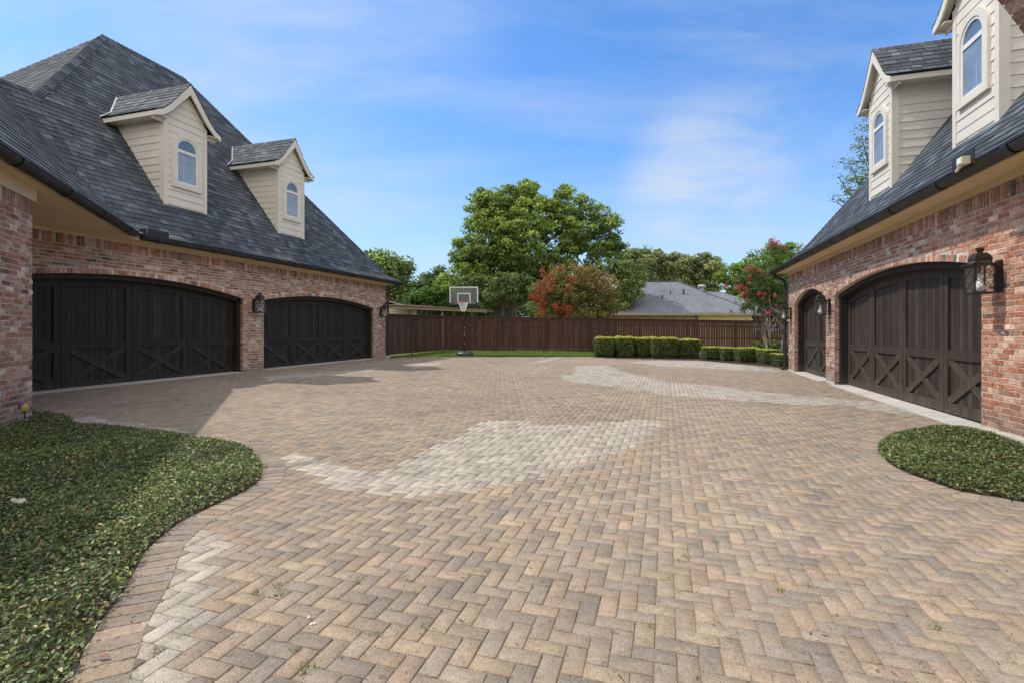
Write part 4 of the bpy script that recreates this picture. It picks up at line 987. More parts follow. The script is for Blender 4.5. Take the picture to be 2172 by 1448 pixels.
mb = MB(); mb.tube([hb+V(0,0,.08), hb+V(0,.01,1.1)], .045, 12, bk); mb.tube([hb+V(0,.01,1.1), hb+V(0,.01,2.1)], .038, 12, bk); mb.tube([hb+V(0,.01,2.1), hb+V(0,.01,2.75)], .034, 12, bk); pole = mb.build('pole', M['plastic'], t)
for z in (.55, .92, 1.04, 1.29):
    mb = MB(); mb.box(tuple(hb+V(-.022,-.05,z)), tuple(hb+V(.008,-.041,z+.05)), (.5,.5,.5)); mb.build('sticker', M['plain'], pole)
bz, bx = 2.38, .0; yb = -.42; bw, bh = .675, .86
B0 = hb+V(bx, yb, bz)
mb = MB(); mb.box(tuple(B0+V(-bw+.03,-.005,.03)), tuple(B0+V(bw-.03,.005,bh-.03)), (.2,.22,.25)); bb = mb.build('backboard', M['acrylic'], t)
mb = MB(); wc = (.78,.79,.80)
def frame(mb, x0, x1, z0, z1, w, ya, yb_, col, bottom=True):
    mb.box(tuple(B0+V(x0,ya,z0)), tuple(B0+V(x0+w,yb_,z1)), col); mb.box(tuple(B0+V(x1-w,ya,z0)), tuple(B0+V(x1,yb_,z1)), col)
    mb.box(tuple(B0+V(x0+w,ya,z1-w)), tuple(B0+V(x1-w,yb_,z1)), col)
    if bottom: mb.box(tuple(B0+V(x0+w,ya,z0)), tuple(B0+V(x1-w,yb_,z0+w)), col)
frame(mb, -bw, bw, .10, bh, .045, -.014, .014, wc, False); frame(mb, -.31, .31, .10, .56, .042, -.011, -.0055, wc, False); mb.build('white_frame', M['plain'], bb)
mb = MB(); 
for s in (-1, 1): mb.box(tuple(B0+V(s*.62-.06,-.02,-.02)), tuple(B0+V(s*.62+.06,.02,.099)), bk)
mb.box(tuple(B0+V(-.559,-.012,-.005)), tuple(B0+V(.559,.012,.03)), bk); mb.build('bottom_frame', M['plastic'], bb)
for s in (-1, 1):
    mb = MB(); mb.bar(B0+V(s*.30,.02,.10), B0+V(s*.30,.02,bh-.06), .03, .02, col=bk); mb.build('mount', M['plastic'], t); mb = MB(); mb.bar(B0+V(s*.05,.03,.40), hb+V(s*.05,-.0,2.45), .025, .02, col=bk); mb.build('mount', M['plastic'], t); mb = MB(); mb.bar(B0+V(s*.28,.04,.15), hb+V(s*.04,.02,2.20), .025, .02, col=bk); mb.build('mount', M['plastic'], t)
rc = B0+V(0,-.30,.12); mb = MB(); ring = [rc+V(.235*math.cos(2*math.pi*k/24), .235*math.sin(2*math.pi*k/24), 0) for k in range(25)]
mb.tube(ring, .011, 6, (.42,.05,.035)); mb.box(tuple(B0+V(-.10,-.07,.06)), tuple(B0+V(.10,-.013,.15)), (.40,.05,.035)); mb.build('rim', M['plain'], t)
mb = MB(); m_ = 12
for k in range(m_):
    for sg in (-1, 1):
        pts = []
        for i in range(6):
            f_ = i/5; r_ = .228*(1-f_)**1.1*.62+.09; tt = 2*math.pi*(k/m_+sg*.09*i/2.2); pts.append(rc+V(r_*math.cos(tt), r_*math.sin(tt), -.015-.42*f_))
        mb.tube(pts, .0075, 4, (.78,.76,.74), cap=False)
mb.build('net', M['plain'], t)

# ------------------------------------------------------------------ trimmed hedges
def hedge(label, x0, x1, ybase, yd, h, group, lush=1):
    """x0..x1 front face, ybase front depth"""
    cx_, cy_ = (x0+x1)/2, ybase+yd/2; gz_ = G(cx_, cy_); t = thing('boxwood_hedge', label, 'hedge', (cx_, cy_, gz_), group)
    n = int(5200*max(.25, (x1-x0)*h*1.5)); hx, hy, hz = (x1-x0)/2*(.985 if h > .7 else .93), yd/2, h/2
    p = RNG.uniform(-1, 1, (n,3)); ax = RNG.choice(3, n, p=[.28,.32,.40]); sg = RNG.choice([-1,1], n); p[np.arange(n), ax] = sg
    # superellipsoid rounding
    k = (np.abs(p)**5.5).sum(1, keepdims=True)**(1/5.5); q = p/k; nm = np.sign(q)*np.abs(q)**4.5; nm /= np.linalg.norm(nm, axis=1, keepdims=True)
    wob = 1+.05*np.sin(3*q[:,:1]*hx*4+cx_)+.045*np.sin(9*q[:,2:3]*hz+5*q[:,:1]+cx_)
    P = q*np.array([hx, hy, hz])*wob*(1-RNG.uniform(0,.10,(n,1)))
    P[:,2] = np.maximum(P[:,2], -hz*.98); P[:,0] *= 1+.05*(P[:,2]/hz)
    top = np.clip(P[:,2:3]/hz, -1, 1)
    c = pick([(.095,.135,.036),(.13,.175,.046),(.18,.23,.055),(.26,.30,.075)], [3,4,3,1.2], n)*RNG.uniform(.7, 1.3, (n,1)); c = c*np.where(top > .8, np.array([[2.7,2.25,1.8]]), np.array([[.85,.85,.85]]))  # sunlit tops painted into the leaf colour, sides dimmed
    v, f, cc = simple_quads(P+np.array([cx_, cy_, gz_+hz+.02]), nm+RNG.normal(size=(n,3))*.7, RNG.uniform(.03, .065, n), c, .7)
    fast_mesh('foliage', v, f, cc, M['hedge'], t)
    mb = MB(); mb.box((cx_-hx*.86, cy_-hy*.86, gz_), (cx_+hx*.86, cy_+hy*.86, gz_+h*.92), (.02,.028,.010)); mb.build('dark_core', M['bark'], t)  # unseen dark box added inside the leaves to block the view through
    return t
def hx(px, Y): return (px-HX)/FPX*Y
rows = [(1263,1306,23.6,.93,'tall boxy boxwood at the left end of the row before the fence'), (1306,1350,23.6,.95,'tall boxy boxwood second from the left in the row before the fence'), (1349,1383,23.9,.92,'narrower tall boxwood in the middle of the row before the fence'), (1383,1441,23.4,.94,'widest tall boxwood, fourth in the row before the fence'), (1440,1488,23.5,.88,'tall boxwood at the right end of the row before the fence')]
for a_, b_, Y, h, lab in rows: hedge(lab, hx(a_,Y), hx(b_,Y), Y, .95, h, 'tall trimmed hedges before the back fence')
rows = [(1497,1535,22.2,.57,'low trimmed boxwood at the left of the short row'), (1534,1569,21.7,.57,'low trimmed boxwood second in the short row'), (1568,1621,20.9,.60,'widest low trimmed boxwood of the short row'), (1621,1662,19.9,.58,'low trimmed boxwood nearest the right garage corner'), (1655,1676,18.7,.46,'tiny low boxwood half hidden behind the right downspout')]
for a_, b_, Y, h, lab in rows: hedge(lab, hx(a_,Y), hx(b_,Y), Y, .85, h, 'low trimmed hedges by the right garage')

# ------------------------------------------------------------------ trees
def px_blob(px, py, rx, ry, Y, dy=None):
    c = at_depth(px, py, Y); k = Y/FPX; return (c[0], c[1]+(dy or 0), c[2], rx*k, max(rx, ry)*k*.8, ry*k)
def crown_points(blobs, nc, power=3.2):
    vol = np.array([b[3]*b[4]*b[5] for b in blobs])**.75; vol /= vol.sum(); C = []
    for i in RNG.choice(len(blobs), nc, p=vol):
        b = blobs[i]; d = RNG.normal(size=3); d /= np.linalg.norm(d); r = RNG.uniform(0, 1)**(1/power)
        C.append((b[0]+d[0]*b[3]*r, b[1]+d[1]*b[4]*r, b[2]+d[2]*b[5]*r))
    return np.array(C)
def foliage(C, per, cr, size, cols, w, flat=.6, upb=.5, sun=.25, quad=simple_quads):
    n = len(C)*per; idx = np.repeat(np.arange(len(C)), per); off = RNG.normal(size=(n,3)); off /= np.linalg.norm(off, axis=1, keepdims=True); off *= RNG.uniform(.35, 1, (n,1))**.6
    crr = cr*RNG.uniform(.6, 1.35, len(C))[idx][:,None]; P = C[idx]+off*crr*np.array([1,1,flat])
    Nn = off*.6+RNG.normal(size=(n,3))*.6+np.array([0,0,upb])
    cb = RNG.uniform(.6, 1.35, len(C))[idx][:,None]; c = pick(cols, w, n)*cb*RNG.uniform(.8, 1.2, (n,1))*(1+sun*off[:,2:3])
    return quad(P, Nn, size*RNG.uniform(.6, 1.3, n), c)
def limbs(mb, base, C, r0, split_h, nl, col=(.13,.11,.09), multi=1, spread=.3, r_tip=.15):
    for m in range(multi):
        b0 = base+V(math.cos(2.4*m+.5)*spread*(multi > 1), math.sin(2.4*m+.5)*spread*(multi > 1), -.2); lean = V(random.uniform(-.12,.12), random.uniform(-.12,.12), 0)
        f0 = b0+lean*split_h*multi**.5+V((b0-base)[0]*2.0, (b0-base)[1]*2.0, split_h)
        mb.tube([b0, b0+(f0-b0)*.35+V(random.uniform(-.05,.05)*split_h*.3, 0, 0), f0], [r0*1.25, r0, r0*.8], 9, col)
        for q in range(nl):
            c = V(*C[RNG.integers(len(C))]); mid = f0+(c-f0)*.5+V(random.uniform(-.3,.3), random.uniform(-.3,.3), .12*np.linalg.norm(c-f0))
            mb.tube([f0, f0+(mid-f0)*.5, mid, c], [r0*.62, r0*.45, r0*.3, r0*r_tip*.6], 6, col)
            for s_ in range(2):
                c2 = V(*C[RNG.integers(len(C))])
                if np.linalg.norm(c2-mid) < 1.6*np.linalg.norm(c-mid)+.5: mb.tube([mid, mid+(c2-mid)*.5+V(0,0,.1), c2], [r0*.28, r0*.18, r0*.07], 5, col)
def tree(name, label, blobs, base, nc, per, cr, size, cols, w, r0, split_h, nl, group=None, multi=1, spread=.3, barkc=(.13,.11,.09), flat=.6, power=3.2, upb=.5, cat='tree', sun=.25):
    t = thing(name, label, cat, base, group); C = crown_points(blobs, nc, power)
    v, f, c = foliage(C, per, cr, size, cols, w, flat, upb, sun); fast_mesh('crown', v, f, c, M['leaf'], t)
    mb = MB(); limbs(mb, V(*base), C, r0, split_h, nl, barkc, multi, spread); mb.build('trunk', M['bark'], t)
    return t, C
GR = [(.185,.265,.062),(.235,.32,.075),(.285,.37,.09),(.125,.19,.05),(.36,.43,.125)]
GD = [(.12,.17,.055),(.155,.21,.065),(.09,.13,.045),(.21,.26,.085)]
YB = 43
def base_at(px, Y): x = (px-HX)/FPX*Y; return V(x, Y, G(x, Y)-.05)
bl = [px_blob(1125,505,120,92,YB), px_blob(1040,510,72,80,YB), px_blob(1105,425,52,40,YB), px_blob(1035,440,48,40,YB), px_blob(1205,450,50,50,YB), px_blob(1255,490,58,60,YB), px_blob(1285,560,42,52,YB), px_blob(1005,580,50,55,YB), px_blob(985,545,28,40,YB), px_blob(1085,600,80,40,YB), px_blob(1200,590,70,50,YB), px_blob(960,606,32,26,YB,-2), px_blob(1120,396,22,14,YB), px_blob(1198,405,20,14,YB), px_blob(1062,406,16,14,YB), px_blob(1307,528,18,18,YB), px_blob(1060,640,40,14,YB,-2)]
tree('shade_tree', 'large broad green shade tree rising behind the fence in the middle', bl, base_at(1125,YB), 1250, 78, .60, .24, GR, [3,4,3,3,1], .34, 2.6, 9, multi=2, spread=.9, barkc=(.17,.145,.12), flat=.62, sun=.4)
for px_, lab in ((1062,'slim trunked dark tree under the left side of the large shade tree'), (1098,'slim trunked dark tree just left of the large shade tree trunk'), (1000,'slim trunked dark tree behind the basketball hoop')):
    Y = 38+random.uniform(-1,3); tree('understory_tree', lab, [px_blob(px_,622,34,18,Y), px_blob(px_+10,600,28,18,Y)], base_at(px_,Y), 60, 60, .5, .2, GD, [3,3,3,1], .08, 2.4, 4, 'slim trees beneath the shade tree')
# left of the big tree
Y = 36; tree('round_tree', 'loose leafy tree just behind the left garage corner', [px_blob(812,580,52,44,Y), px_blob(846,570,28,28,Y), px_blob(815,625,45,25,Y), px_blob(790,548,30,18,Y), px_blob(858,600,18,24,Y)], base_at(818,Y), 170, 36, .62, .27, GR+GD, [2,2,1,2,.6,2,2,1,1], .14, 2.0, 7, flat=.8, sun=.3)
Y = 47; tree('dark_tree', 'dark feathery tree between the left garage and the large shade tree', [px_blob(915,615,40,34,Y), px_blob(940,598,26,22,Y), px_blob(895,628,36,26,Y), px_blob(935,580,8,16,Y), px_blob(908,590,10,14,Y)], base_at(918,Y), 190, 60, .6, .26, GD+[(.06,.11,.03)], [3,3,2,1,3], .18, 2.0, 6)
Y = 41; tree('green_shrub', 'bright green shrub above the carport roof left of the hoop', [px_blob(900,628,36,20,Y), px_blob(878,636,26,16,Y), px_blob(930,640,22,14,Y)], base_at(900,Y), 90, 60, .5, .22, [(.10,.18,.045),(.13,.22,.05),(.075,.14,.035)], [1,1,1], .07, .8, 5, cat='shrub')
# behind the neighbour's house
Y = 66
for px_, py_, rx, ry, lab in ((1365,565,48,40,'grey green oak behind the left half of the neighbour roof'), (1430,572,40,34,'dark oak right behind the neighbour roof ridge'), (1492,575,38,36,'dark oak behind the right half of the neighbour roof')):
    tree('oak_tree', lab, [px_blob(px_,py_,rx,ry,Y), px_blob(px_-rx*.5,py_-ry*.45,rx*.5,ry*.45,Y), px_blob(px_+rx*.5,py_-ry*.3,rx*.5,ry*.5,Y), px_blob(px_,py_+ry*.9,rx*.9,ry*.7,Y)], base_at(px_,Y), 300, 56, .72, .34, [(.24,.28,.125),(.29,.33,.15),(.17,.21,.09),(.36,.39,.19)], [3,3,3,1.2], .3, 3, 6, 'oaks behind the neighbouring house')
Y = 42; tree('light_shrub_tree', 'light green small tree at the left edge of the neighbour roof', [px_blob(1335,606,32,34,Y), px_blob(1320,575,20,24,Y), px_blob(1352,585,22,22,Y), px_blob(1318,640,24,26,Y)], base_at(1335,Y), 230, 56, .5, .2, [(.23,.30,.105),(.28,.35,.13),(.17,.23,.08)], [2,2,2], .1, 1.5, 6)
Y = 50; tree('green_tree', 'fresh green tree between the neighbour roof and the right garage', [px_blob(1560,590,36,30,Y), px_blob(1610,570,45,36,Y), px_blob(1660,545,40,34,Y), px_blob(1650,600,60,40,Y), px_blob(1590,645,75,26,Y)], base_at(1610,Y), 440, 56, .62, .26, [(.17,.26,.04),(.21,.30,.05),(.13,.20,.035)], [2,2,2], .2, 2.0, 7)
# tree peeking over the right garage roof
Y = 30; t, C = tree('leafy_tree', 'thin leafy branches showing past the far right dormer above the roof', [px_blob(1822,300,16,10,Y), px_blob(1826,350,18,12,Y), px_blob(1812,378,24,10,Y), px_blob(1795,412,16,10,Y), px_blob(1880,360,60,90,Y,2), px_blob(1900,260,40,50,Y,2)], base_at(1900,Y+2), 150, 22, .34, .13, GD, [2,3,1,2], .2, 4.0, 9, power=1.6)

def crape(label, blobs, base, nc, per, cr, size, cols, w, fl_pts, flc, r0, split_h, nl, multi, spread, barkc, fl_r, fl_n, fl_s, flat=.9):
    t, C = tree('crape_myrtle', label, blobs, base, nc, per, cr, size, cols, w, r0, split_h, nl, None, multi, spread, barkc, flat=flat, sun=.15)
    n = len(fl_pts); P = np.array(fl_pts); v, f, c = foliage(P, fl_n, fl_r, fl_s, flc, [1]*len(flc), 1.1, .3, .1); fast_mesh('blossom', v, f, c, M['flower'], t); return t
Y = 32
RB = [(.30,.035,.03),(.46,.06,.045),(.38,.10,.06),(.52,.12,.08)]
fl = [at_depth(px, py, Y-2.3+.012*abs(px-1215)) for px, py in ((1133,628),(1143,619),(1150,610),(1136,640),(1142,634),(1150,632),(1146,650),(1155,645),(1178,650),(1183,655),(1196,652),(1202,658),(1190,666),(1208,654),(1204,666),(1147,602),(1160,596),(1172,600),(1206,591),(1214,594),(1188,572),(1209,612),(1167,612),(1150,661),(1128,630),(1157,628))]
fl += [at_depth(px, py, Y-1.6) for px, py in ((1150,585),(1165,585),(1150,575))]
crape('wide orange green crape myrtle with red blossoms behind the fence beside neighbour house', [px_blob(1222,630,78,44,Y), px_blob(1170,618,44,42,Y), px_blob(1278,625,42,46,Y), px_blob(1200,592,44,28,Y), px_blob(1250,592,38,26,Y), px_blob(1215,670,90,30,Y)], base_at(1222,Y), 520, 52, .36, .14,
      [(.20,.20,.055),(.25,.21,.07),(.14,.165,.05),(.31,.20,.09),(.10,.13,.04)], [3,3,3,1.4,2], fl, RB, .09, 1.0, 7, 3, .3, (.2,.16,.12), .19, 95, .085)
t = bpy.data.objects['crape_myrtle']
P = np.array([at_depth(px+random.uniform(-5,5), py+random.uniform(-4,4), Y-1.9+random.uniform(-.3,.3)) for px, py in ((1160,578),(1178,574),(1195,570),(1215,568),(1232,570),(1250,572),(1266,578),(1282,584),(1296,592),(1238,586),(1258,592),(1276,600),(1222,598),(1240,608),(1294,612),(1180,590),(1170,606),(1192,618),(1262,620))])
v, f, c = foliage(P, 34, .26, .11, [(.36,.17,.085),(.30,.19,.08),(.40,.15,.09)], [1,1,1], 1.2, .6, .1); fast_mesh('blossom', v, f, c, M['flower'], t)
Y = 20.6
PK = [(.50,.045,.10),(.62,.10,.16),(.42,.03,.07),(.66,.16,.20)]
fl = [at_depth(px, py, Y-.9) for px, py in ((1640,508),(1637,516),(1646,520),(1655,522),(1632,524),(1651,514),(1665,527),(1585,570),(1592,572),(1598,568),(1600,576),(1612,574),(1620,580),(1565,610),(1572,606),(1580,612),(1568,618),(1590,600),(1575,625),(1582,622),(1551,661),(1610,622),(1622,624),(1620,632),(1630,664),(1634,660),(1643,627),(1648,650),(1583,636),(1541,607),(1590,586))]
crape('pink flowering crape myrtle with slender pale trunks at the corner of the right garage', [px_blob(1622,590,48,46,Y), px_blob(1600,600,34,36,Y), px_blob(1648,550,26,36,Y), px_blob(1640,520,14,18,Y), px_blob(1655,610,32,46,Y), px_blob(1600,640,36,24,Y), px_blob(1640,655,36,26,Y), px_blob(1575,600,20,20,Y)], base_at(1648,Y), 330, 46, .17, .075,
      [(.12,.185,.05),(.15,.215,.06),(.09,.14,.045),(.20,.22,.075)], [3,3,3,1], fl, PK, .032, 1.35, 5, 5, .16, (.30,.23,.17), .075, 70, .04)
# low laurel shrub behind the short hedges
Y = 23.3; t, C = tree('laurel_shrub', 'low bushy bright green shrub behind the short hedge row at the crape myrtle foot', [px_blob(1621,732,26,11,Y), px_blob(1605,734,14,9,Y), px_blob(1640,731,14,10,Y)], base_at(1622,Y), 60, 46, .14, .085, [(.10,.16,.03),(.13,.20,.04),(.08,.13,.025)], [1,1,1], .015, .15, 6, cat='shrub')
# dark shrubs closing the gap under the big tree
for px_, Y, lab in ((880,46,'dark shrub behind the carport posts at the left'), (960,48,'dark shrub behind the carport near the hoop'), (1045,50,'shrub under the left side of the large tree'), (1160,50,'shrub under the right side of the large tree'), (1262,46,'dark shrub behind the red flowered crape myrtle')):
    tree('background_shrub', lab, [px_blob(px_,655,46,22,Y), px_blob(px_+15,645,30,18,Y)], base_at(px_,Y), 90, 50, .6, .26, GD, [2,2,2,1], .06, .4, 4, 'shrubs behind the fence', cat='shrub')

bl = [px_blob(px_, 655, 70, 26, 95) for px_ in range(560, 1800, 90)]+[px_blob(px_+30, 640, 50, 22, 100) for px_ in range(560, 1800, 110)]
C = crown_points(bl, 1500, 2.5); v, f, c = foliage(C, 30, 1.6, .8, [(.11,.16,.055),(.14,.20,.07),(.08,.12,.045)], [1,1,1]); o = fast_mesh('distant_woods', v, f, c, M['leaf']); tag(o, 'far off line of green trees beyond the neighbouring yards', 'woods', kind='stuff')

# ------------------------------------------------------------------ neighbouring house, carport and shed
def house():
    YH = 41.0; x0, x1 = 8.0, 20.4; D = 10.5; ze = CAMZ+1.50; zr_ = CAMZ+4.60; g0 = G(14, 30)
    t = thing('neighbour_house', 'single storey neighbour house with grey hip roof and tan brick walls behind the fence', 'house', (14, YH+5, g0))
    mb = MB(); mb.box((x0+.5, YH+.5, g0-.2), (15.4, YH+D-.5, ze-.05)); w_ = mb.build('wall', M['farbrick'], t)
    mb = MB(); mb.box((15.405, YH+.45, g0-.2), (x1-.5, YH+D-.5, ze-.06), (.60,.48,.22)); mb.box((15.25, YH+.40, g0), (15.45, YH+.499, ze-.06), (.18,.13,.08)); mb.build('siding', M['plain'], w_)
    r = [V(x0,YH,ze), V(x1,YH,ze), V(x1,YH+D,ze), V(x0,YH+D,ze)]; ra, rb = V(11.75,YH+D/2,zr_), V(15.3,YH+D/2,zr_)
    mb = MB(); c = (.14,.155,.18)
    mb.face([r[0], r[1], rb, ra], c); mb.face([r[1], r[2], rb], c); mb.face([r[2], r[3], ra, rb], c); mb.face([r[3], r[0], ra], c)
    # lower right shoulder of the roof
    s = [V(x1-4.0,YH-.02,ze), V(x1+2.2,YH-.02,ze), V(x1+2.2,YH+8,ze), V(x1-4,YH+8,ze)]; sa, sb = V(x1-3.4,YH+4,ze+2.05), V(x1-1.6,YH+4,ze+2.05)
    mb.face([s[0], s[1], sb, sa], c); mb.face([s[1], s[2], sb], c); mb.face([s[2], s[3], sa, sb], c)
    for a_, b_ in ((r[0], ra), (ra, rb), (r[1], rb)): mb.bar(a_+V(0,0,.02), b_+V(0,0,.02), .25, .04, col=(.165,.18,.205))
    roof = mb.build('roof', M['farroof'], t)
    mb = MB(); mb.box((x0-.05,YH-.06,ze-.20), (x1+2.2,YH-.03,ze+.02), (.30,.25,.18)); mb.box((x0-.05,YH-.029,ze-.19), (x1+2.2,YH+.498,ze-.165), (.62,.50,.25)); mb.build('fascia', M['plain'], t)
    mb = MB(); q = at_depth(1488,611,YH+3.6); mb.lathe(q, [(.22,-.35),(.22,.0),(.34,.02),(.38,.12),(.30,.24),(.12,.30),(.001,.31)], 14, (.30,.30,.31)); mb.build('turbine_vent', M['plain'], roof)
    for px, py, Yq, rr in ((1422,618,YH+2.9,.05), (1423,641,YH+1.6,.05), (1405,627,YH+2.3,.07), (1450,614.5,YH+3.0,.09)):
        mb = MB(); q = at_depth(px, py, Yq); mb.tube([q-V(0,0,.5), q+V(0,0,.02)], rr, 8, (.06,.06,.065)); mb.build('vent_pipe', M['plain'], roof)
house()
YC = 31.0; a_ = at_depth(815,648,YC); b_ = at_depth(1032,659,YC-.5)
t = thing('carport', 'low flat roofed wooden carport behind the fence left of the hoop', 'carport', (-5, YC+1, G(-5, 30)))
mb = MB(); q = [a_, b_, b_+V(.3,3.5,.1), a_+V(0,4.5,.25)]
mb.hexa([p-V(0,0,.10) for p in q]+[p+V(0,0,.06) for p in q], (.16,.115,.085)); mb.bar(a_+V(0,-.05,-.12), b_+V(0,-.05,-.06), .06, .14, col=(.22,.155,.11)); mb.bar(a_+V(0,-.06,.045), b_+V(0,-.06,.045), .05, .05, col=(.20,.145,.105)); mb.build('roof', M['plain'], t)
for px in (873, 938, 959):
    mb = MB(); f_ = (px-815)/217; top = a_+(b_-a_)*f_; mb.box((top[0]-.07, top[1]+.2+(.8 if px == 959 else 0), G(-4,30)-.1), (top[0]+.07, top[1]+.34+(.8 if px == 959 else 0), top[2]-.11), (.30,.26,.20) if px != 959 else (.42,.36,.25)); mb.build('post', M['plain'], t)
YS = 34; p = at_depth(845,656,YS); t = thing('garden_shed', 'cream sided shed partly hidden by the left downspout and carport', 'shed', (p[0], YS, G(-6,30)))
x0_, x1_ = hx(800,YS), hx(866,YS); zt_ = CAMZ+(703-650)/FPX*YS
mb = MB(); mb.box((x0_, YS, G(-6,30)-.1), (x1_, YS+3, zt_), (.55,.52,.40))
for k in range(16): mb.box((x0_-.01, YS-.015, .2+k*.18), (x1_+.01, YS-.001, .2+k*.18+.165), (.58,.55,.42))
mb.build('wall', M['plain'], t)
mb = MB(); xm = (x0_+x1_)/2-.4; ya, yb2 = YS-.25, YS+3.2; zp = CAMZ+(703-637)/FPX*YS
for q in ([(x0_-.3,ya,zt_-.05), (xm,ya,zp), (xm,yb2,zp), (x0_-.3,yb2,zt_-.05)], [(xm,ya,zp), (x1_+.3,ya,zt_-.05), (x1_+.3,yb2,zt_-.05), (xm,yb2,zp)]):
    mb.hexa([V(*p_)-V(0,0,.08) for p_ in q]+[V(*p_) for p_ in q], (.30,.30,.30))
mb.build('roof', M['plain'], t)

# ------------------------------------------------------------------ light, sky, camera
ldir = LF.n*1.0+LF.d*.10+V(0,0,-1.45); ldir /= np.linalg.norm(ldir); S = -ldir
sl = bpy.data.lights.new('sun', 'SUN'); sl.energy = 3.8; sl.angle = math.radians(.7); sl.color = (1, .93, .82)
so = bpy.data.objects.new('sun', sl); COL.objects.link(so); so.rotation_euler = Vector(ldir).to_track_quat('-Z', 'Y').to_euler(); so.location = (-20, 10, 30)
w = bpy.data.worlds.new('World'); SC.world = w; w.use_nodes = True; nt = w.node_tree; bg = nt.nodes['Background']
sky = N(nt, 'ShaderNodeTexSky', sky_type='NISHITA'); sky.sun_disc = False; sky.sun_elevation = math.asin(S[2]); sky.sun_rotation = math.atan2(S[0], S[1]); sky.altitude = 0; sky.air_density = 1.0; sky.dust_density = .6; sky.ozone_density = 1.4
tc = N(nt, 'ShaderNodeTexCoord'); sp = N(nt, 'ShaderNodeSeparateXYZ'); nt.links.new(tc.outputs['Generated'], sp.inputs[0])
def math_(op, a, b=None):
    n = N(nt, 'ShaderNodeMath', operation=op)
    for i, q in enumerate((a, b)):
        if q is None: continue
        if isinstance(q, (int, float)): n.inputs[i].default_value = q
        else: nt.links.new(q, n.inputs[i])
    return n.outputs[0]
zz = math_('ADD', math_('MAXIMUM', sp.outputs[2], 0.0), .16)
cb = N(nt, 'ShaderNodeCombineXYZ'); nt.links.new(math_('DIVIDE', sp.outputs[0], zz), cb.inputs[0]); nt.links.new(math_('DIVIDE', sp.outputs[1], zz), cb.inputs[1])
def cloud(scale, loc, rot, sx, sy, lo, hi, rough=.62, dist=.6):
    mp = N(nt, 'ShaderNodeMapping'); mp.inputs['Location'].default_value = loc; mp.inputs['Rotation'].default_value = (0, 0, math.radians(rot)); mp.inputs['Scale'].default_value = (sx, sy, 1)
    nt.links.new(cb.outputs[0], mp.inputs['Vector']); nz = N(nt, 'ShaderNodeTexNoise', Scale=scale, Detail=9, Roughness=rough, Distortion=dist); nt.links.new(mp.outputs['Vector'], nz.inputs['Vector'])
    mr = N(nt, 'ShaderNodeMapRange', interpolation_type='SMOOTHSTEP'); mr.inputs['From Min'].default_value = lo; mr.inputs['From Max'].default_value = hi; nt.links.new(nz.outputs['Fac'], mr.inputs['Value']); return mr.outputs['Result']
def around(px, py, inner, outer):
    d = ray(px, py); d /= np.linalg.norm(d); dp = N(nt, 'ShaderNodeVectorMath', operation='DOT_PRODUCT'); dp.inputs[1].default_value = tuple(d)
    nrm = N(nt, 'ShaderNodeVectorMath', operation='NORMALIZE'); nt.links.new(tc.outputs['Generated'], nrm.inputs[0]); nt.links.new(nrm.outputs[0], dp.inputs[0])
    mr = N(nt, 'ShaderNodeMapRange', interpolation_type='SMOOTHSTEP'); mr.inputs['From Min'].default_value = math.cos(math.radians(outer)); mr.inputs['From Max'].default_value = math.cos(math.radians(inner)); nt.links.new(dp.outputs['Value'], mr.inputs['Value']); return mr.outputs['Result']
c1 = math_('MULTIPLY', cloud(1.3, (.3,1.2,0), 28, .6, 1.3, .38, .84), .42)
c2 = math_('MULTIPLY', math_('MULTIPLY', cloud(2.0, (4.1,.2,0), 15, .9, 1.2, .22, .70), around(1495,385,1,10)), .66)
c3 = math_('MULTIPLY', math_('MULTIPLY', cloud(1.2, (2.2,3.1,0), -12, .6, 1.5, .30, .78), around(420,150,3,32)), .48)
ctot = math_('MINIMUM', math_('ADD', math_('ADD', c1, c2), c3), .9)
tintn = N(nt, 'ShaderNodeMix', data_type='RGBA', blend_type='MULTIPLY'); tintn.inputs['Factor'].default_value = 1; nt.links.new(sky.outputs[0], tintn.inputs['A']); tintn.inputs['B'].default_value = (.86, 1.42, 1.98, 1)
mx = N(nt, 'ShaderNodeMix', data_type='RGBA'); nt.links.new(ctot, mx.inputs['Factor']); nt.links.new(tintn.outputs['Result'], mx.inputs['A']); mx.inputs['B'].default_value = (5.8, 6.45, 7.3, 1)
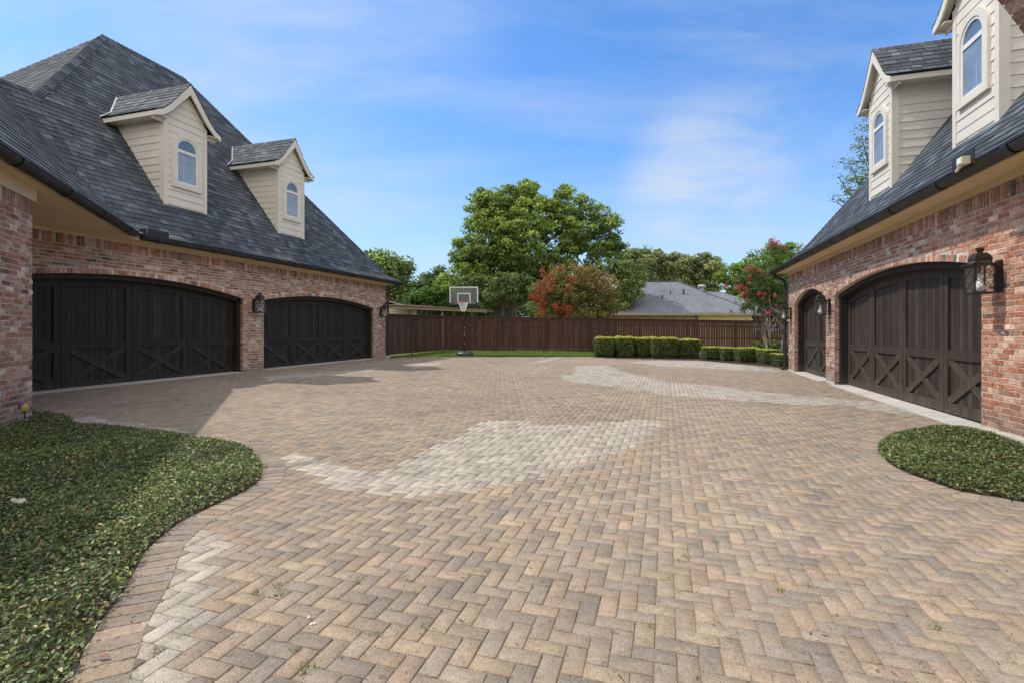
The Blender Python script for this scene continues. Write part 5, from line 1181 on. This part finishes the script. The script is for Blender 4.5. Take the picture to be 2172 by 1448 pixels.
hz_ = N(nt, 'ShaderNodeMapRange', interpolation_type='SMOOTHSTEP'); hz_.inputs['From Min'].default_value = .42; hz_.inputs['From Max'].default_value = -.02; hz_.inputs['To Max'].default_value = .62; nt.links.new(sp.outputs[2], hz_.inputs['Value'])
mh = N(nt, 'ShaderNodeMix', data_type='RGBA'); nt.links.new(hz_.outputs['Result'], mh.inputs['Factor']); nt.links.new(mx.outputs['Result'], mh.inputs['A']); mh.inputs['B'].default_value = (5.7, 6.5, 7.7, 1); mx = mh
# unseen bright sky patch added overhead and behind the camera to lift the shade
dq = N(nt, 'ShaderNodeVectorMath', operation='DOT_PRODUCT'); dq.inputs[1].default_value = (0, -.75, .66); nq = N(nt, 'ShaderNodeVectorMath', operation='NORMALIZE'); nt.links.new(tc.outputs['Generated'], nq.inputs[0]); nt.links.new(nq.outputs[0], dq.inputs[0])
mq = N(nt, 'ShaderNodeMapRange', interpolation_type='SMOOTHSTEP'); mq.inputs['From Min'].default_value = .12; mq.inputs['From Max'].default_value = .7; nt.links.new(dq.outputs['Value'], mq.inputs['Value'])
sky_fill = math_('MULTIPLY', mq.outputs['Result'], cloud(1.0, (1.3,.4,0), 0, 1, 1, .1, .6))
mz = N(nt, 'ShaderNodeMix', data_type='RGBA'); nt.links.new(sky_fill, mz.inputs['Factor']); nt.links.new(mx.outputs['Result'], mz.inputs['A']); mz.inputs['B'].default_value = (13.6, 12.9, 12.1, 1)
nt.links.new(mz.outputs['Result'], bg.inputs['Color']); bg.inputs['Strength'].default_value = .12

cam = bpy.data.cameras.new('camera'); co = bpy.data.objects.new('camera', cam); COL.objects.link(co); SC.camera = co
co.location = (0, 0, CAMZ); co.rotation_euler = (math.radians(90), 0, 0); cam.sensor_width = 36; cam.lens = FPX/IW*36; cam.shift_y = -(IH/2-HY)/IW; cam.clip_start = .05; cam.clip_end = 5000
SC.view_settings.view_transform = 'Standard'; SC.view_settings.look = 'None'; SC.view_settings.exposure = 0
SC.render.filter_size = 1.0; SC.render.engine = 'CYCLES'; SC.cycles.max_bounces = 6; SC.cycles.transparent_max_bounces = 12
